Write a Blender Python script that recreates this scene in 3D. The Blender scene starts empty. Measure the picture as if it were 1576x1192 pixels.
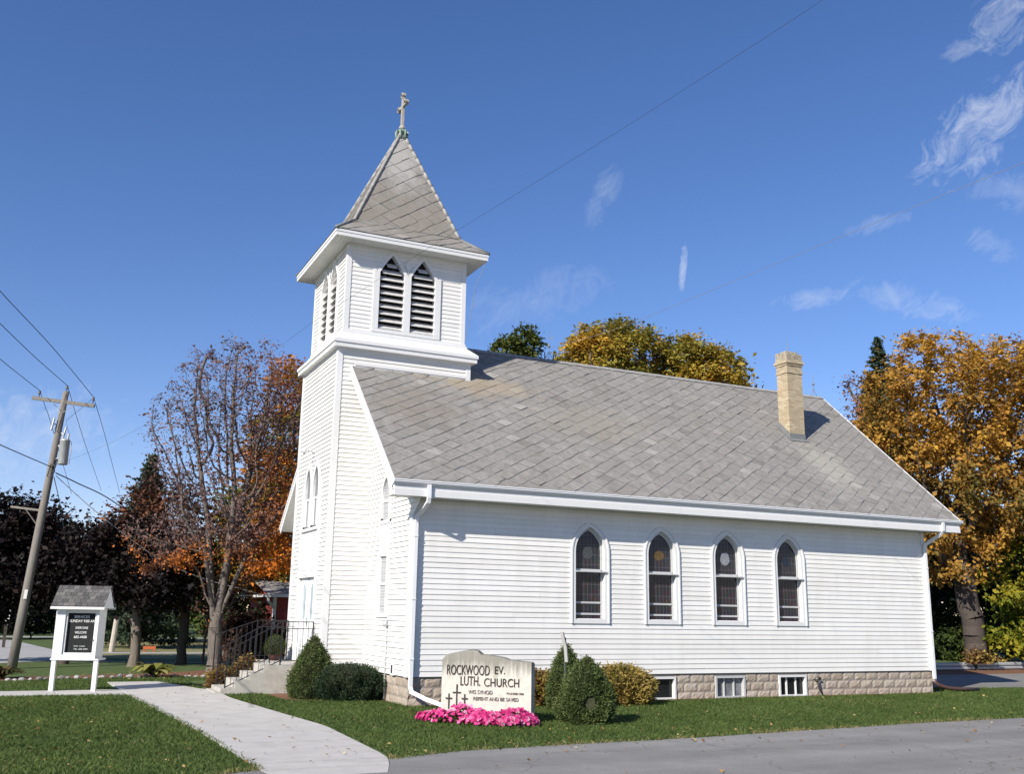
import bpy, math, random
import numpy as np
from mathutils import Vector, Matrix

SC = bpy.context.scene
COL = SC.collection
RNG = np.random.default_rng(11)
random.seed(5)

# ------------------------------------------------------------------ camera
cam_data = bpy.data.cameras.new('camera')
cam_data.sensor_width = 36.0
cam_data.sensor_fit = 'HORIZONTAL'
cam_data.lens = 34.716
cam_data.clip_start = 0.1
cam_data.clip_end = 2500
cam = bpy.data.objects.new('camera', cam_data)
COL.objects.link(cam)
cam.matrix_world = Matrix(((0.90231, -0.110418, -0.416707, -7.682),
                           (-0.430796, -0.195358, -0.88105, -21.396),
                           (0.015877, 0.974496, -0.223841, 1.9309),
                           (0, 0, 0, 1)))
SC.camera = cam

# ------------------------------------------------------------------ sky, sun, exposure
TRAVEL = Vector((1.2, 0.67, -0.88)).normalized()       # direction the sunlight travels
SUN_EL = math.asin(-TRAVEL.z)
SUN_AZ = math.atan2(-TRAVEL.x, -TRAVEL.y)               # clockwise from +Y
world = bpy.data.worlds.new('World')
SC.world = world
world.use_nodes = True
nt = world.node_tree
nt.nodes.clear()
sky = nt.nodes.new('ShaderNodeTexSky')
sky.sky_type = 'NISHITA'
sky.sun_disc = False
sky.sun_elevation = SUN_EL
sky.sun_rotation = SUN_AZ
sky.altitude = 300
sky.air_density = 1.0
sky.dust_density = 0.0
sky.ozone_density = 3.5
bg = nt.nodes.new('ShaderNodeBackground')
bg.inputs['Strength'].default_value = 0.093
wout = nt.nodes.new('ShaderNodeOutputWorld')
geo = nt.nodes.new('ShaderNodeTexCoord')


def wn(kind, op=None, **kw):
    n = nt.nodes.new(kind)
    if op:
        n.operation = op
    for k, v in kw.items():
        setattr(n, k, v)
    return n


def wmath(op, a, b=None, c=None, clamp=False):
    n = wn('ShaderNodeMath', op)
    n.use_clamp = clamp
    for i, v in enumerate((a, b, c)):
        if v is None:
            continue
        if isinstance(v, (int, float)):
            n.inputs[i].default_value = v
        else:
            nt.links.new(v, n.inputs[i])
    return n.outputs[0]


def wdot(vec, d):
    n = wn('ShaderNodeVectorMath', 'DOT_PRODUCT')
    nt.links.new(vec, n.inputs[0])
    n.inputs[1].default_value = d
    return n.outputs['Value']


DIRV = geo.outputs['Generated']
# wisps of cirrus: each patch has a direction in the sky, two axes, its extents and its density
WISPS = [
    ((0.7167, 0.5487, 0.4304), (0.2699, -0.7873, 0.5543), (0.643, -0.2811, -0.7124), 0.066, 0.030, 0.95),
    ((0.7007, 0.4996, 0.5094), (0.1476, -0.8, 0.5816), (0.698, -0.3323, -0.6343), 0.0400, 0.028, 0.85),
    ((0.6899, 0.5318, 0.4911), (0.5905, -0.8059, 0.0432), (0.4188, 0.2602, -0.87), 0.024, 0.0096, 0.5),
    ((0.6511, 0.6966, 0.3015), (0.7158, -0.6956, 0.0614), (0.2525, 0.1758, -0.9515), 0.0392, 0.0099, 0.5),
    ((0.7137, 0.6375, 0.2901), (0.6994, -0.6266, -0.3437), (-0.0373, 0.4482, -0.8931), 0.0558, 0.016, 0.5),
    ((0.7458, 0.5762, 0.3343), (0.6439, -0.495, -0.5834), (-0.1706, 0.6504, -0.7402), 0.0253, 0.0136, 0.4),
    ((0.4686, 0.7833, 0.4084), (0.1201, -0.5145, 0.849), (0.8752, -0.3488, -0.3352), 0.0336, 0.0136, 0.32),
    ((0.5477, 0.7659, 0.3367), (-0.1219, -0.3252, 0.9378), (0.8277, -0.5547, -0.0848), 0.024, 0.0037, 0.9),
    ((0.4267, 0.8496, 0.31), (0.8055, -0.5129, 0.297), (0.4113, 0.1229, -0.9031), 0.0856, 0.0278, 0.26),
    ((-0.0219, 0.9882, 0.1516), (0.9519, -0.0257, 0.3054), (0.3057, 0.151, -0.9401), 0.0804, 0.0432, 0.5),
    ((0.6784, 0.6393, 0.362), (0.625, -0.7612, 0.173), (0.3862, 0.1089, -0.916), 0.0295, 0.0086, 0.35),
    ((0.7519, 0.544, 0.3723), (0.6443, -0.7261, -0.2402), (0.1397, 0.4205, -0.8965), 0.0364, 0.0185, 0.35),
]
nz = wn('ShaderNodeTexNoise')
nz.inputs['Scale'].default_value = 46.0
nz.inputs['Detail'].default_value = 9.0
nz.inputs['Roughness'].default_value = 0.7
nz.inputs['Distortion'].default_value = 1.1
fib = wn('ShaderNodeCombineXYZ')          # fibres drawn out along the wind
nt.links.new(wmath('MULTIPLY', wdot(DIRV, (0.27, -0.787, 0.554)), 0.62), fib.inputs[0])
nt.links.new(wdot(DIRV, (0.643, -0.281, -0.712)), fib.inputs[1])
nt.links.new(wdot(DIRV, (0.717, 0.549, 0.430)), fib.inputs[2])
nt.links.new(fib.outputs[0], nz.inputs['Vector'])
NOISE = wmath('SUBTRACT', nz.outputs['Fac'], 0.5)
total = None
for cdir, ax, bx, sa, sb, dens in WISPS:
    da = wmath('DIVIDE', wdot(DIRV, ax), sa)
    db = wmath('DIVIDE', wdot(DIRV, bx), sb)
    off_a = sum(cdir[i] * ax[i] for i in range(3)) / sa
    off_b = sum(cdir[i] * bx[i] for i in range(3)) / sb
    da = wmath('SUBTRACT', da, off_a)
    db = wmath('SUBTRACT', db, off_b)
    r2 = wmath('ADD', wmath('MULTIPLY', da, da), wmath('MULTIPLY', db, db))
    m = wmath('SUBTRACT', 1.0, r2)                                  # 1 in the middle, 0 at the rim
    m = wmath('ADD', m, wmath('MULTIPLY', NOISE, 5.6))               # ragged by the noise
    front = wmath('GREATER_THAN', wdot(DIRV, cdir), 0.5)
    m = wmath('MULTIPLY', wmath('MULTIPLY', m, 0.55, clamp=True), front)
    fall = wmath('SUBTRACT', 1.5, wmath('MULTIPLY', r2, 0.55), clamp=True)
    m = wmath('MULTIPLY', wmath('MULTIPLY', m, fall), dens * 0.5)
    total = m if total is None else wmath('MAXIMUM', total, m)
mixc = wn('ShaderNodeMixRGB')
mixc.inputs['Color2'].default_value = (6.6, 6.9, 7.6, 1)
nt.links.new(total, mixc.inputs['Fac'])
hsv = wn('ShaderNodeHueSaturation')
hsv.inputs['Saturation'].default_value = 1.18
nt.links.new(sky.outputs['Color'], hsv.inputs['Color'])
tnt = wn('ShaderNodeMixRGB')
tnt.blend_type = 'MULTIPLY'
tnt.inputs['Fac'].default_value = 1.0
tnt.inputs['Color2'].default_value = (1.20, 0.98, 1.09, 1)
nt.links.new(hsv.outputs['Color'], tnt.inputs['Color1'])
nt.links.new(tnt.outputs['Color'], mixc.inputs['Color1'])
nt.links.new(mixc.outputs['Color'], bg.inputs['Color'])
nt.links.new(bg.outputs['Background'], wout.inputs['Surface'])

sun_data = bpy.data.lights.new('sun', 'SUN')
sun_data.energy = 5.0
sun_data.angle = math.radians(0.5)
sun_data.color = (1.0, 0.925, 0.82)
sun = bpy.data.objects.new('sun', sun_data)
COL.objects.link(sun)
sun.rotation_euler = TRAVEL.to_track_quat('-Z', 'Y').to_euler()
sun.location = (-40, -20, 40)

SC.view_settings.view_transform = 'Standard'
SC.view_settings.look = 'None'
SC.view_settings.exposure = 0.53
SC.view_settings.gamma = 1.0

# ------------------------------------------------------------------ materials
MATS = {}


def mat(name, color=None, rough=0.7, noise=0.0, nscale=6.0, bump=0.0, bscale=40.0, stops=None, metal=0.0,
        trans=0.0, spec=0.3, second=None, sscale=0.6, samt=0.5, stretch=None):
    """Principled material: flat colour or a ramp over the face attribute 'tint', mottled by object-space noise."""
    m = bpy.data.materials.new(name)
    m.use_nodes = True
    t = m.node_tree
    N, Lk = t.nodes, t.links
    b = N['Principled BSDF']
    b.inputs['Roughness'].default_value = rough
    b.inputs['Metallic'].default_value = metal
    b.inputs['Specular IOR Level'].default_value = spec
    tc = N.new('ShaderNodeTexCoord')
    vec = tc.outputs['Object']
    if stretch:
        mp = N.new('ShaderNodeMapping')
        mp.inputs['Scale'].default_value = stretch
        Lk.new(vec, mp.inputs['Vector'])
        vec = mp.outputs['Vector']
    if stops:
        at = N.new('ShaderNodeAttribute')
        at.attribute_name = 'tint'
        rp = N.new('ShaderNodeValToRGB')
        el = rp.color_ramp.elements
        while len(el) > 1:
            el.remove(el[-1])
        el[0].position = stops[0][0]
        el[0].color = (*stops[0][1], 1)
        for p, c in stops[1:]:
            e = el.new(p)
            e.color = (*c, 1)
        Lk.new(at.outputs['Fac'], rp.inputs['Fac'])
        out = rp.outputs['Color']
    else:
        rgb = N.new('ShaderNodeRGB')
        rgb.outputs[0].default_value = (*color, 1)
        out = rgb.outputs[0]
    if second:
        n2 = N.new('ShaderNodeTexNoise')
        n2.inputs['Scale'].default_value = sscale
        n2.inputs['Detail'].default_value = 6
        n2.inputs['Roughness'].default_value = 0.65
        Lk.new(vec, n2.inputs['Vector'])
        mr = N.new('ShaderNodeMapRange')
        mr.inputs['From Min'].default_value = 0.48
        mr.inputs['From Max'].default_value = 0.68
        mr.inputs['To Max'].default_value = samt
        Lk.new(n2.outputs['Fac'], mr.inputs['Value'])
        mx = N.new('ShaderNodeMixRGB')
        mx.inputs['Color2'].default_value = (*second, 1)
        Lk.new(mr.outputs[0], mx.inputs['Fac'])
        Lk.new(out, mx.inputs['Color1'])
        out = mx.outputs['Color']
    if noise:
        n1 = N.new('ShaderNodeTexNoise')
        n1.inputs['Scale'].default_value = nscale
        n1.inputs['Detail'].default_value = 7
        n1.inputs['Roughness'].default_value = 0.7
        Lk.new(vec, n1.inputs['Vector'])
        mr = N.new('ShaderNodeMapRange')
        mr.inputs['From Min'].default_value = 0.25
        mr.inputs['From Max'].default_value = 0.75
        mr.inputs['To Min'].default_value = 1 - noise
        mr.inputs['To Max'].default_value = 1 + noise
        Lk.new(n1.outputs['Fac'], mr.inputs['Value'])
        vm = N.new('ShaderNodeVectorMath')
        vm.operation = 'SCALE'
        Lk.new(out, vm.inputs[0])
        Lk.new(mr.outputs[0], vm.inputs['Scale'])
        out = vm.outputs[0]
    Lk.new(out, b.inputs['Base Color'])
    if bump:
        n3 = N.new('ShaderNodeTexNoise')
        n3.inputs['Scale'].default_value = bscale
        n3.inputs['Detail'].default_value = 6
        Lk.new(vec, n3.inputs['Vector'])
        bp = N.new('ShaderNodeBump')
        bp.inputs['Strength'].default_value = bump
        bp.inputs['Distance'].default_value = 0.02
        Lk.new(n3.outputs['Fac'], bp.inputs['Height'])
        Lk.new(bp.outputs['Normal'], b.inputs['Normal'])
    if trans:
        tr = N.new('ShaderNodeBsdfTranslucent')
        Lk.new(out, tr.inputs['Color'])
        ms = N.new('ShaderNodeMixShader')
        ms.inputs['Fac'].default_value = trans
        Lk.new(b.outputs[0], ms.inputs[1])
        Lk.new(tr.outputs[0], ms.inputs[2])
        Lk.new(ms.outputs[0], N['Material Output'].inputs['Surface'])
    MATS[name] = m
    return m


WHITE = mat('painted_siding', stops=[(0, (0.66, 0.652, 0.62)), (0.5, (0.715, 0.71, 0.685)), (1, (0.745, 0.74, 0.72))], rough=0.5, noise=0.05, nscale=3.0, second=(0.60, 0.585, 0.535), sscale=1.1, samt=0.30, bump=0.03, bscale=90, stretch=(1.6, 1.6, 0.4))
TRIM = mat('white_trim', (0.665, 0.67, 0.665), 0.45, noise=0.04, nscale=8)
GUTTER = mat('gutter_enamel', (0.72, 0.73, 0.74), 0.35, noise=0.05, nscale=5, spec=0.5)
SASH = mat('aluminium_sash', (0.46, 0.47, 0.47), 0.4, noise=0.1, nscale=12)
SOFFIT = mat('soffit_panel', (0.66, 0.66, 0.64), 0.6, noise=0.05)
LOUVER = mat('weathered_louver', (0.50, 0.49, 0.47), 0.8, noise=0.25, nscale=9)
DARK = mat('dark_void', (0.012, 0.012, 0.014), 0.8)
COPPER = mat('green_copper', (0.16, 0.24, 0.19), 0.6, noise=0.3, nscale=10, second=(0.36, 0.36, 0.32), sscale=5, samt=0.7)
CROSSM = mat('weathered_cross', (0.36, 0.335, 0.29), 0.7, noise=0.2, nscale=9, second=(0.2, 0.18, 0.15), sscale=6, samt=0.8)
LEAD = mat('grey_flashing', (0.17, 0.18, 0.18), 0.55, noise=0.2, nscale=8)
RIDGEM = mat('grey_ridge', (0.285, 0.28, 0.265), 0.7, noise=0.25, nscale=6)
BLOCK = mat('rock_faced_block', stops=[(0, (0.31, 0.258, 0.205)), (0.5, (0.355, 0.302, 0.245)), (1, (0.40, 0.35, 0.292))], rough=0.9, noise=0.12, nscale=9, bump=0.3, bscale=45)
MORTAR = mat('mortar', (0.26, 0.235, 0.21), 0.95, noise=0.2, nscale=20)
IRON = mat('black_iron', (0.018, 0.018, 0.02), 0.5, spec=0.4)
CONC = mat('concrete', (0.455, 0.44, 0.415), 0.9, noise=0.13, nscale=2.2, second=(0.38, 0.36, 0.33), sscale=1.6, samt=0.55, bump=0.25, bscale=120)
CONCDK = mat('step_concrete', (0.42, 0.40, 0.36), 0.9, noise=0.18, nscale=3, second=(0.30, 0.28, 0.24), sscale=2.4, samt=0.7, bump=0.3, bscale=90)
STONE = mat('sign_stone', (0.53, 0.51, 0.455), 0.9, noise=0.12, nscale=7, bump=0.4, bscale=60)
LETTER = mat('dark_lettering', (0.045, 0.036, 0.034), 0.7, noise=0.3, nscale=30)
LETTERP = mat('worn_lettering', (0.17, 0.15, 0.14), 0.8, noise=0.4, nscale=40)
BOARD = mat('letter_board_felt', (0.010, 0.012, 0.012), 0.75)
BOARDW = mat('white_board_letters', (0.72, 0.72, 0.72), 0.6)
WOODPOLE = mat('grey_pole_wood', (0.19, 0.175, 0.155), 0.9, noise=0.3, nscale=5, stretch=(6, 6, 0.5), bump=0.4, bscale=20)
STEEL = mat('galvanised_steel', (0.42, 0.44, 0.45), 0.45, noise=0.12, nscale=12, metal=0.35)
PORCELAIN = mat('brown_insulator', (0.12, 0.11, 0.11), 0.3)
WIRE = mat('wire', (0.035, 0.038, 0.045), 0.6)
WIREL = mat('pale_wire', (0.19, 0.20, 0.22), 0.5)
BARK = mat('grey_bark', (0.155, 0.13, 0.105), 0.95, noise=0.35, nscale=6, stretch=(3, 3, 0.7), bump=0.9, bscale=9)
BARKD = mat('dark_bark', (0.07, 0.058, 0.05), 0.95, noise=0.35, nscale=6, stretch=(3, 3, 0.7), bump=0.8, bscale=9)
REDW = mat('red_wall', (0.26, 0.055, 0.05), 0.8, noise=0.1, nscale=4)
SHINGLE = mat('grey_shingle', stops=[(0, (0.065, 0.065, 0.065)), (1, (0.135, 0.13, 0.125))], rough=0.95, noise=0.25, nscale=14)
DOORM = mat('white_door', (0.80, 0.81, 0.81), 0.35, noise=0.03)
BROWNP = mat('brown_pipe', (0.085, 0.05, 0.04), 0.5)
HOSE = mat('dark_hose', (0.05, 0.045, 0.04), 0.6)
ORANGEP = mat('orange_plastic', (0.42, 0.11, 0.04), 0.5)
POSTW = mat('weathered_post', (0.42, 0.38, 0.32), 0.9, noise=0.25, nscale=6)
PAINTW = mat('post_white_paint', (0.75, 0.75, 0.74), 0.6, noise=0.08)
TERRA = mat('dark_red_pot', (0.10, 0.035, 0.03), 0.6)
LIMEST = mat('pale_edging_stone', stops=[(0, (0.16, 0.155, 0.15)), (1, (0.40, 0.39, 0.37))], rough=0.9, noise=0.2, nscale=14, bump=0.4, bscale=30)


def glass_mat(name, kind):
    """Dark leaded glass: a faint grid of lead cames and dim coloured quarries over a near-black, glossy pane."""
    m = bpy.data.materials.new(name)
    m.use_nodes = True
    t = m.node_tree
    N, Lk = t.nodes, t.links
    b = N['Principled BSDF']
    b.inputs['Roughness'].default_value = 0.12
    b.inputs['Specular IOR Level'].default_value = 0.35
    tc = N.new('ShaderNodeTexCoord')
    mp = N.new('ShaderNodeMapping')
    mp.inputs['Rotation'].default_value = (math.pi / 2, 0, 0)
    Lk.new(tc.outputs['Object'], mp.inputs['Vector'])
    br = N.new('ShaderNodeTexBrick')
    br.offset = 0.0
    br.inputs['Scale'].default_value = 1.0
    br.inputs['Mortar Size'].default_value = 0.006
    br.inputs['Brick Width'].default_value = 0.105
    br.inputs['Row Height'].default_value = 0.24
    if kind == 'stained':
        br.inputs['Color1'].default_value = (0.010, 0.011, 0.018, 1)
        br.inputs['Color2'].default_value = (0.022, 0.014, 0.020, 1)
        br.inputs['Mortar'].default_value = (0.075, 0.075, 0.08, 1)
    elif kind == 'pale':
        br.inputs['Color1'].default_value = (0.34, 0.35, 0.36, 1)
        br.inputs['Color2'].default_value = (0.27, 0.28, 0.30, 1)
        br.inputs['Mortar'].default_value = (0.5, 0.5, 0.5, 1)
        br.inputs['Brick Width'].default_value = 0.07
        br.inputs['Row Height'].default_value = 0.07
    else:
        br.inputs['Color1'].default_value = (0.012, 0.013, 0.016, 1)
        br.inputs['Color2'].default_value = (0.016, 0.016, 0.018, 1)
        br.inputs['Mortar'].default_value = (0.014, 0.014, 0.016, 1)
    Lk.new(mp.outputs['Vector'], br.inputs['Vector'])
    if kind == 'stained':
        vo = N.new('ShaderNodeTexVoronoi')
        vo.inputs['Scale'].default_value = 9.0
        Lk.new(tc.outputs['Object'], vo.inputs['Vector'])
        sc_ = N.new('ShaderNodeVectorMath')
        sc_.operation = 'SCALE'
        sc_.inputs['Scale'].default_value = 0.014
        Lk.new(vo.outputs['Color'], sc_.inputs[0])
        ad = N.new('ShaderNodeVectorMath')
        Lk.new(br.outputs['Color'], ad.inputs[0])
        Lk.new(sc_.outputs[0], ad.inputs[1])
        Lk.new(ad.outputs[0], b.inputs['Base Color'])
        nb = N.new('ShaderNodeTexNoise')
        nb.inputs['Scale'].default_value = 4.0
        Lk.new(tc.outputs['Object'], nb.inputs['Vector'])
        bp = N.new('ShaderNodeBump')
        bp.inputs['Strength'].default_value = 0.25
        Lk.new(nb.outputs['Fac'], bp.inputs['Height'])
        Lk.new(bp.outputs['Normal'], b.inputs['Normal'])
    else:
        Lk.new(br.outputs['Color'], b.inputs['Base Color'])
    MATS[name] = m
    return m


STAINED = glass_mat('stained_glass', 'stained')
PALEGLASS = glass_mat('pale_leaded_glass', 'pale')
BLACKGLASS = glass_mat('dark_glass', 'dark')
PALEPANE = mat('pale_blue_pane', (0.42, 0.50, 0.53), 0.1, spec=0.6)
MED = [mat('medallion_grey', (0.06, 0.063, 0.07), 0.3, noise=0.5, nscale=18),
       mat('medallion_gold', (0.105, 0.068, 0.028), 0.3, noise=0.5, nscale=14),
       mat('medallion_white', (0.22, 0.23, 0.25), 0.3, noise=0.5, nscale=16),
       mat('medallion_blue', (0.018, 0.025, 0.04), 0.3, noise=0.5, nscale=16)]


def brick_mat():
    m = bpy.data.materials.new('cream_brick')
    m.use_nodes = True
    t = m.node_tree
    N, Lk = t.nodes, t.links
    b = N['Principled BSDF']
    b.inputs['Roughness'].default_value = 0.9
    tc = N.new('ShaderNodeTexCoord')
    sep = N.new('ShaderNodeSeparateXYZ')
    Lk.new(tc.outputs['Object'], sep.inputs[0])
    add = N.new('ShaderNodeMath')
    Lk.new(sep.outputs[0], add.inputs[0])
    Lk.new(sep.outputs[1], add.inputs[1])
    cmb = N.new('ShaderNodeCombineXYZ')
    Lk.new(add.outputs[0], cmb.inputs[0])
    Lk.new(sep.outputs[2], cmb.inputs[1])
    br = N.new('ShaderNodeTexBrick')
    br.inputs['Scale'].default_value = 1.0
    br.inputs['Brick Width'].default_value = 0.21
    br.inputs['Row Height'].default_value = 0.07
    br.inputs['Mortar Size'].default_value = 0.010
    br.inputs['Color1'].default_value = (0.33, 0.265, 0.155, 1)
    br.inputs['Color2'].default_value = (0.50, 0.42, 0.275, 1)
    br.inputs['Mortar'].default_value = (0.34, 0.30, 0.235, 1)
    Lk.new(cmb.outputs[0], br.inputs['Vector'])
    nz = N.new('ShaderNodeTexNoise')
    nz.inputs['Scale'].default_value = 3.0
    nz.inputs['Detail'].default_value = 6
    Lk.new(tc.outputs['Object'], nz.inputs['Vector'])
    mr = N.new('ShaderNodeMapRange')
    mr.inputs['From Min'].default_value = 0.45
    mr.inputs['From Max'].default_value = 0.7
    mr.inputs['To Max'].default_value = 0.45
    Lk.new(nz.outputs['Fac'], mr.inputs['Value'])
    mx = N.new('ShaderNodeMixRGB')
    mx.inputs['Color2'].default_value = (0.36, 0.25, 0.16, 1)
    Lk.new(mr.outputs[0], mx.inputs['Fac'])
    Lk.new(br.outputs['Color'], mx.inputs['Color1'])
    Lk.new(mx.outputs['Color'], b.inputs['Base Color'])
    bp = N.new('ShaderNodeBump')
    bp.inputs['Strength'].default_value = 0.6
    bp.inputs['Distance'].default_value = 0.01
    inv = N.new('ShaderNodeMath')
    inv.operation = 'SUBTRACT'
    inv.inputs[0].default_value = 1
    Lk.new(br.outputs['Fac'], inv.inputs[1])
    Lk.new(inv.outputs[0], bp.inputs['Height'])
    Lk.new(bp.outputs['Normal'], b.inputs['Normal'])
    return m


BRICK = brick_mat()
CROWNBRICK = mat('crumbled_crown_brick', (0.37, 0.33, 0.25), 0.95, noise=0.35, nscale=12, second=(0.16, 0.145, 0.12), sscale=5, samt=0.7, bump=0.8, bscale=25)


def roof_mat(name, spots):
    """Grey asbestos diamonds: tint per tile, fine mottling, and stained areas (centre, radius, colour, amount)."""
    m = mat(name, stops=[(0, (0.155, 0.146, 0.133)), (0.2, (0.198, 0.190, 0.176)), (0.8, (0.246, 0.237, 0.220)), (1, (0.33, 0.32, 0.298))],
            rough=0.9, noise=0.26, nscale=6, bump=0.25, bscale=30, second=(0.185, 0.170, 0.148), sscale=1.1, samt=0.5)
    t = m.node_tree
    N, Lk = t.nodes, t.links
    b = N['Principled BSDF']
    src = b.inputs['Base Color'].links[0].from_socket
    tc = N.new('ShaderNodeTexCoord')
    nz = N.new('ShaderNodeTexNoise')
    nz.inputs['Scale'].default_value = 2.2
    nz.inputs['Detail'].default_value = 8
    nz.inputs['Roughness'].default_value = 0.7
    Lk.new(tc.outputs['Object'], nz.inputs['Vector'])
    # pale lichen bloom, drawn out down the slope
    mpl = N.new('ShaderNodeMapping')
    mpl.inputs['Scale'].default_value = (1.5, 0.55, 0.55)
    Lk.new(tc.outputs['Object'], mpl.inputs['Vector'])
    nl_ = N.new('ShaderNodeTexNoise')
    nl_.inputs['Scale'].default_value = 1.7
    nl_.inputs['Detail'].default_value = 9
    nl_.inputs['Roughness'].default_value = 0.75
    Lk.new(mpl.outputs['Vector'], nl_.inputs['Vector'])
    ml = N.new('ShaderNodeMapRange')
    ml.inputs['From Min'].default_value = 0.52
    ml.inputs['From Max'].default_value = 0.72
    ml.inputs['To Max'].default_value = 0.55
    Lk.new(nl_.outputs['Fac'], ml.inputs['Value'])
    mxl = N.new('ShaderNodeMixRGB')
    mxl.inputs['Color2'].default_value = (0.325, 0.318, 0.295, 1)
    Lk.new(ml.outputs[0], mxl.inputs['Fac'])
    Lk.new(src, mxl.inputs['Color1'])
    src = mxl.outputs['Color']
    for cen, scl, colr, amt in spots:
        mp = N.new('ShaderNodeMapping')
        mp.vector_type = 'POINT'
        mp.inputs['Scale'].default_value = [1 / s for s in scl]
        mp.inputs['Location'].default_value = [-c / s for c, s in zip(cen, scl)]
        Lk.new(tc.outputs['Object'], mp.inputs['Vector'])
        ln = N.new('ShaderNodeVectorMath')
        ln.operation = 'LENGTH'
        Lk.new(mp.outputs['Vector'], ln.inputs[0])
        a1 = N.new('ShaderNodeMath')
        a1.operation = 'MULTIPLY_ADD'
        a1.inputs[1].default_value = 2.6
        a1.inputs[2].default_value = -0.3
        Lk.new(nz.outputs['Fac'], a1.inputs[0])
        a2 = N.new('ShaderNodeMath')
        a2.operation = 'SUBTRACT'
        Lk.new(a1.outputs[0], a2.inputs[0])
        Lk.new(ln.outputs['Value'], a2.inputs[1])
        a3 = N.new('ShaderNodeMath')
        a3.operation = 'MULTIPLY'
        a3.use_clamp = True
        a3.inputs[1].default_value = 1.6
        Lk.new(a2.outputs[0], a3.inputs[0])
        a4 = N.new('ShaderNodeMath')
        a4.operation = 'MULTIPLY'
        a4.inputs[1].default_value = amt
        Lk.new(a3.outputs[0], a4.inputs[0])
        mx = N.new('ShaderNodeMixRGB')
        mx.inputs['Color2'].default_value = (*colr, 1)
        Lk.new(a4.outputs[0], mx.inputs['Fac'])
        Lk.new(src, mx.inputs['Color1'])
        src = mx.outputs['Color']
    Lk.new(src, b.inputs['Base Color'])
    return m


# ------------------------------------------------------------------ helpers
WL = {}


def tag(o, label=None, cat=None, group=None, kind=None):
    if label:
        o['label'] = label
    if cat:
        o['category'] = cat
    if group:
        o['group'] = group
    if kind:
        o['kind'] = kind
    return o


def root(name, loc, label, cat, group=None):
    o = bpy.data.objects.new(name, None)
    o.empty_display_size = 0.3
    COL.objects.link(o)
    o.location = loc
    WL[o.name] = np.array(loc, float)
    return tag(o, label, cat, group)


def link_mesh(name, me, material, parent=None, loc=None, smooth=False):
    o = bpy.data.objects.new(name, me)
    COL.objects.link(o)
    me.materials.append(material)
    if parent is not None:
        o.parent = parent
        off = np.zeros(3) if loc is None else np.array(loc, float) - WL[parent.name]
        WL[o.name] = WL[parent.name] + off
        o.location = off
    else:
        WL[o.name] = np.zeros(3) if loc is None else np.array(loc, float)
        o.location = WL[o.name]
    if len(me.vertices):
        co = np.empty(len(me.vertices) * 3, np.float32)
        me.vertices.foreach_get('co', co)
        co = co.reshape(-1, 3) - WL[o.name].astype(np.float32)
        me.vertices.foreach_set('co', co.ravel())
    if smooth:
        me.polygons.foreach_set('use_smooth', np.ones(len(me.polygons), bool))
    me.update()
    return o


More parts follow.
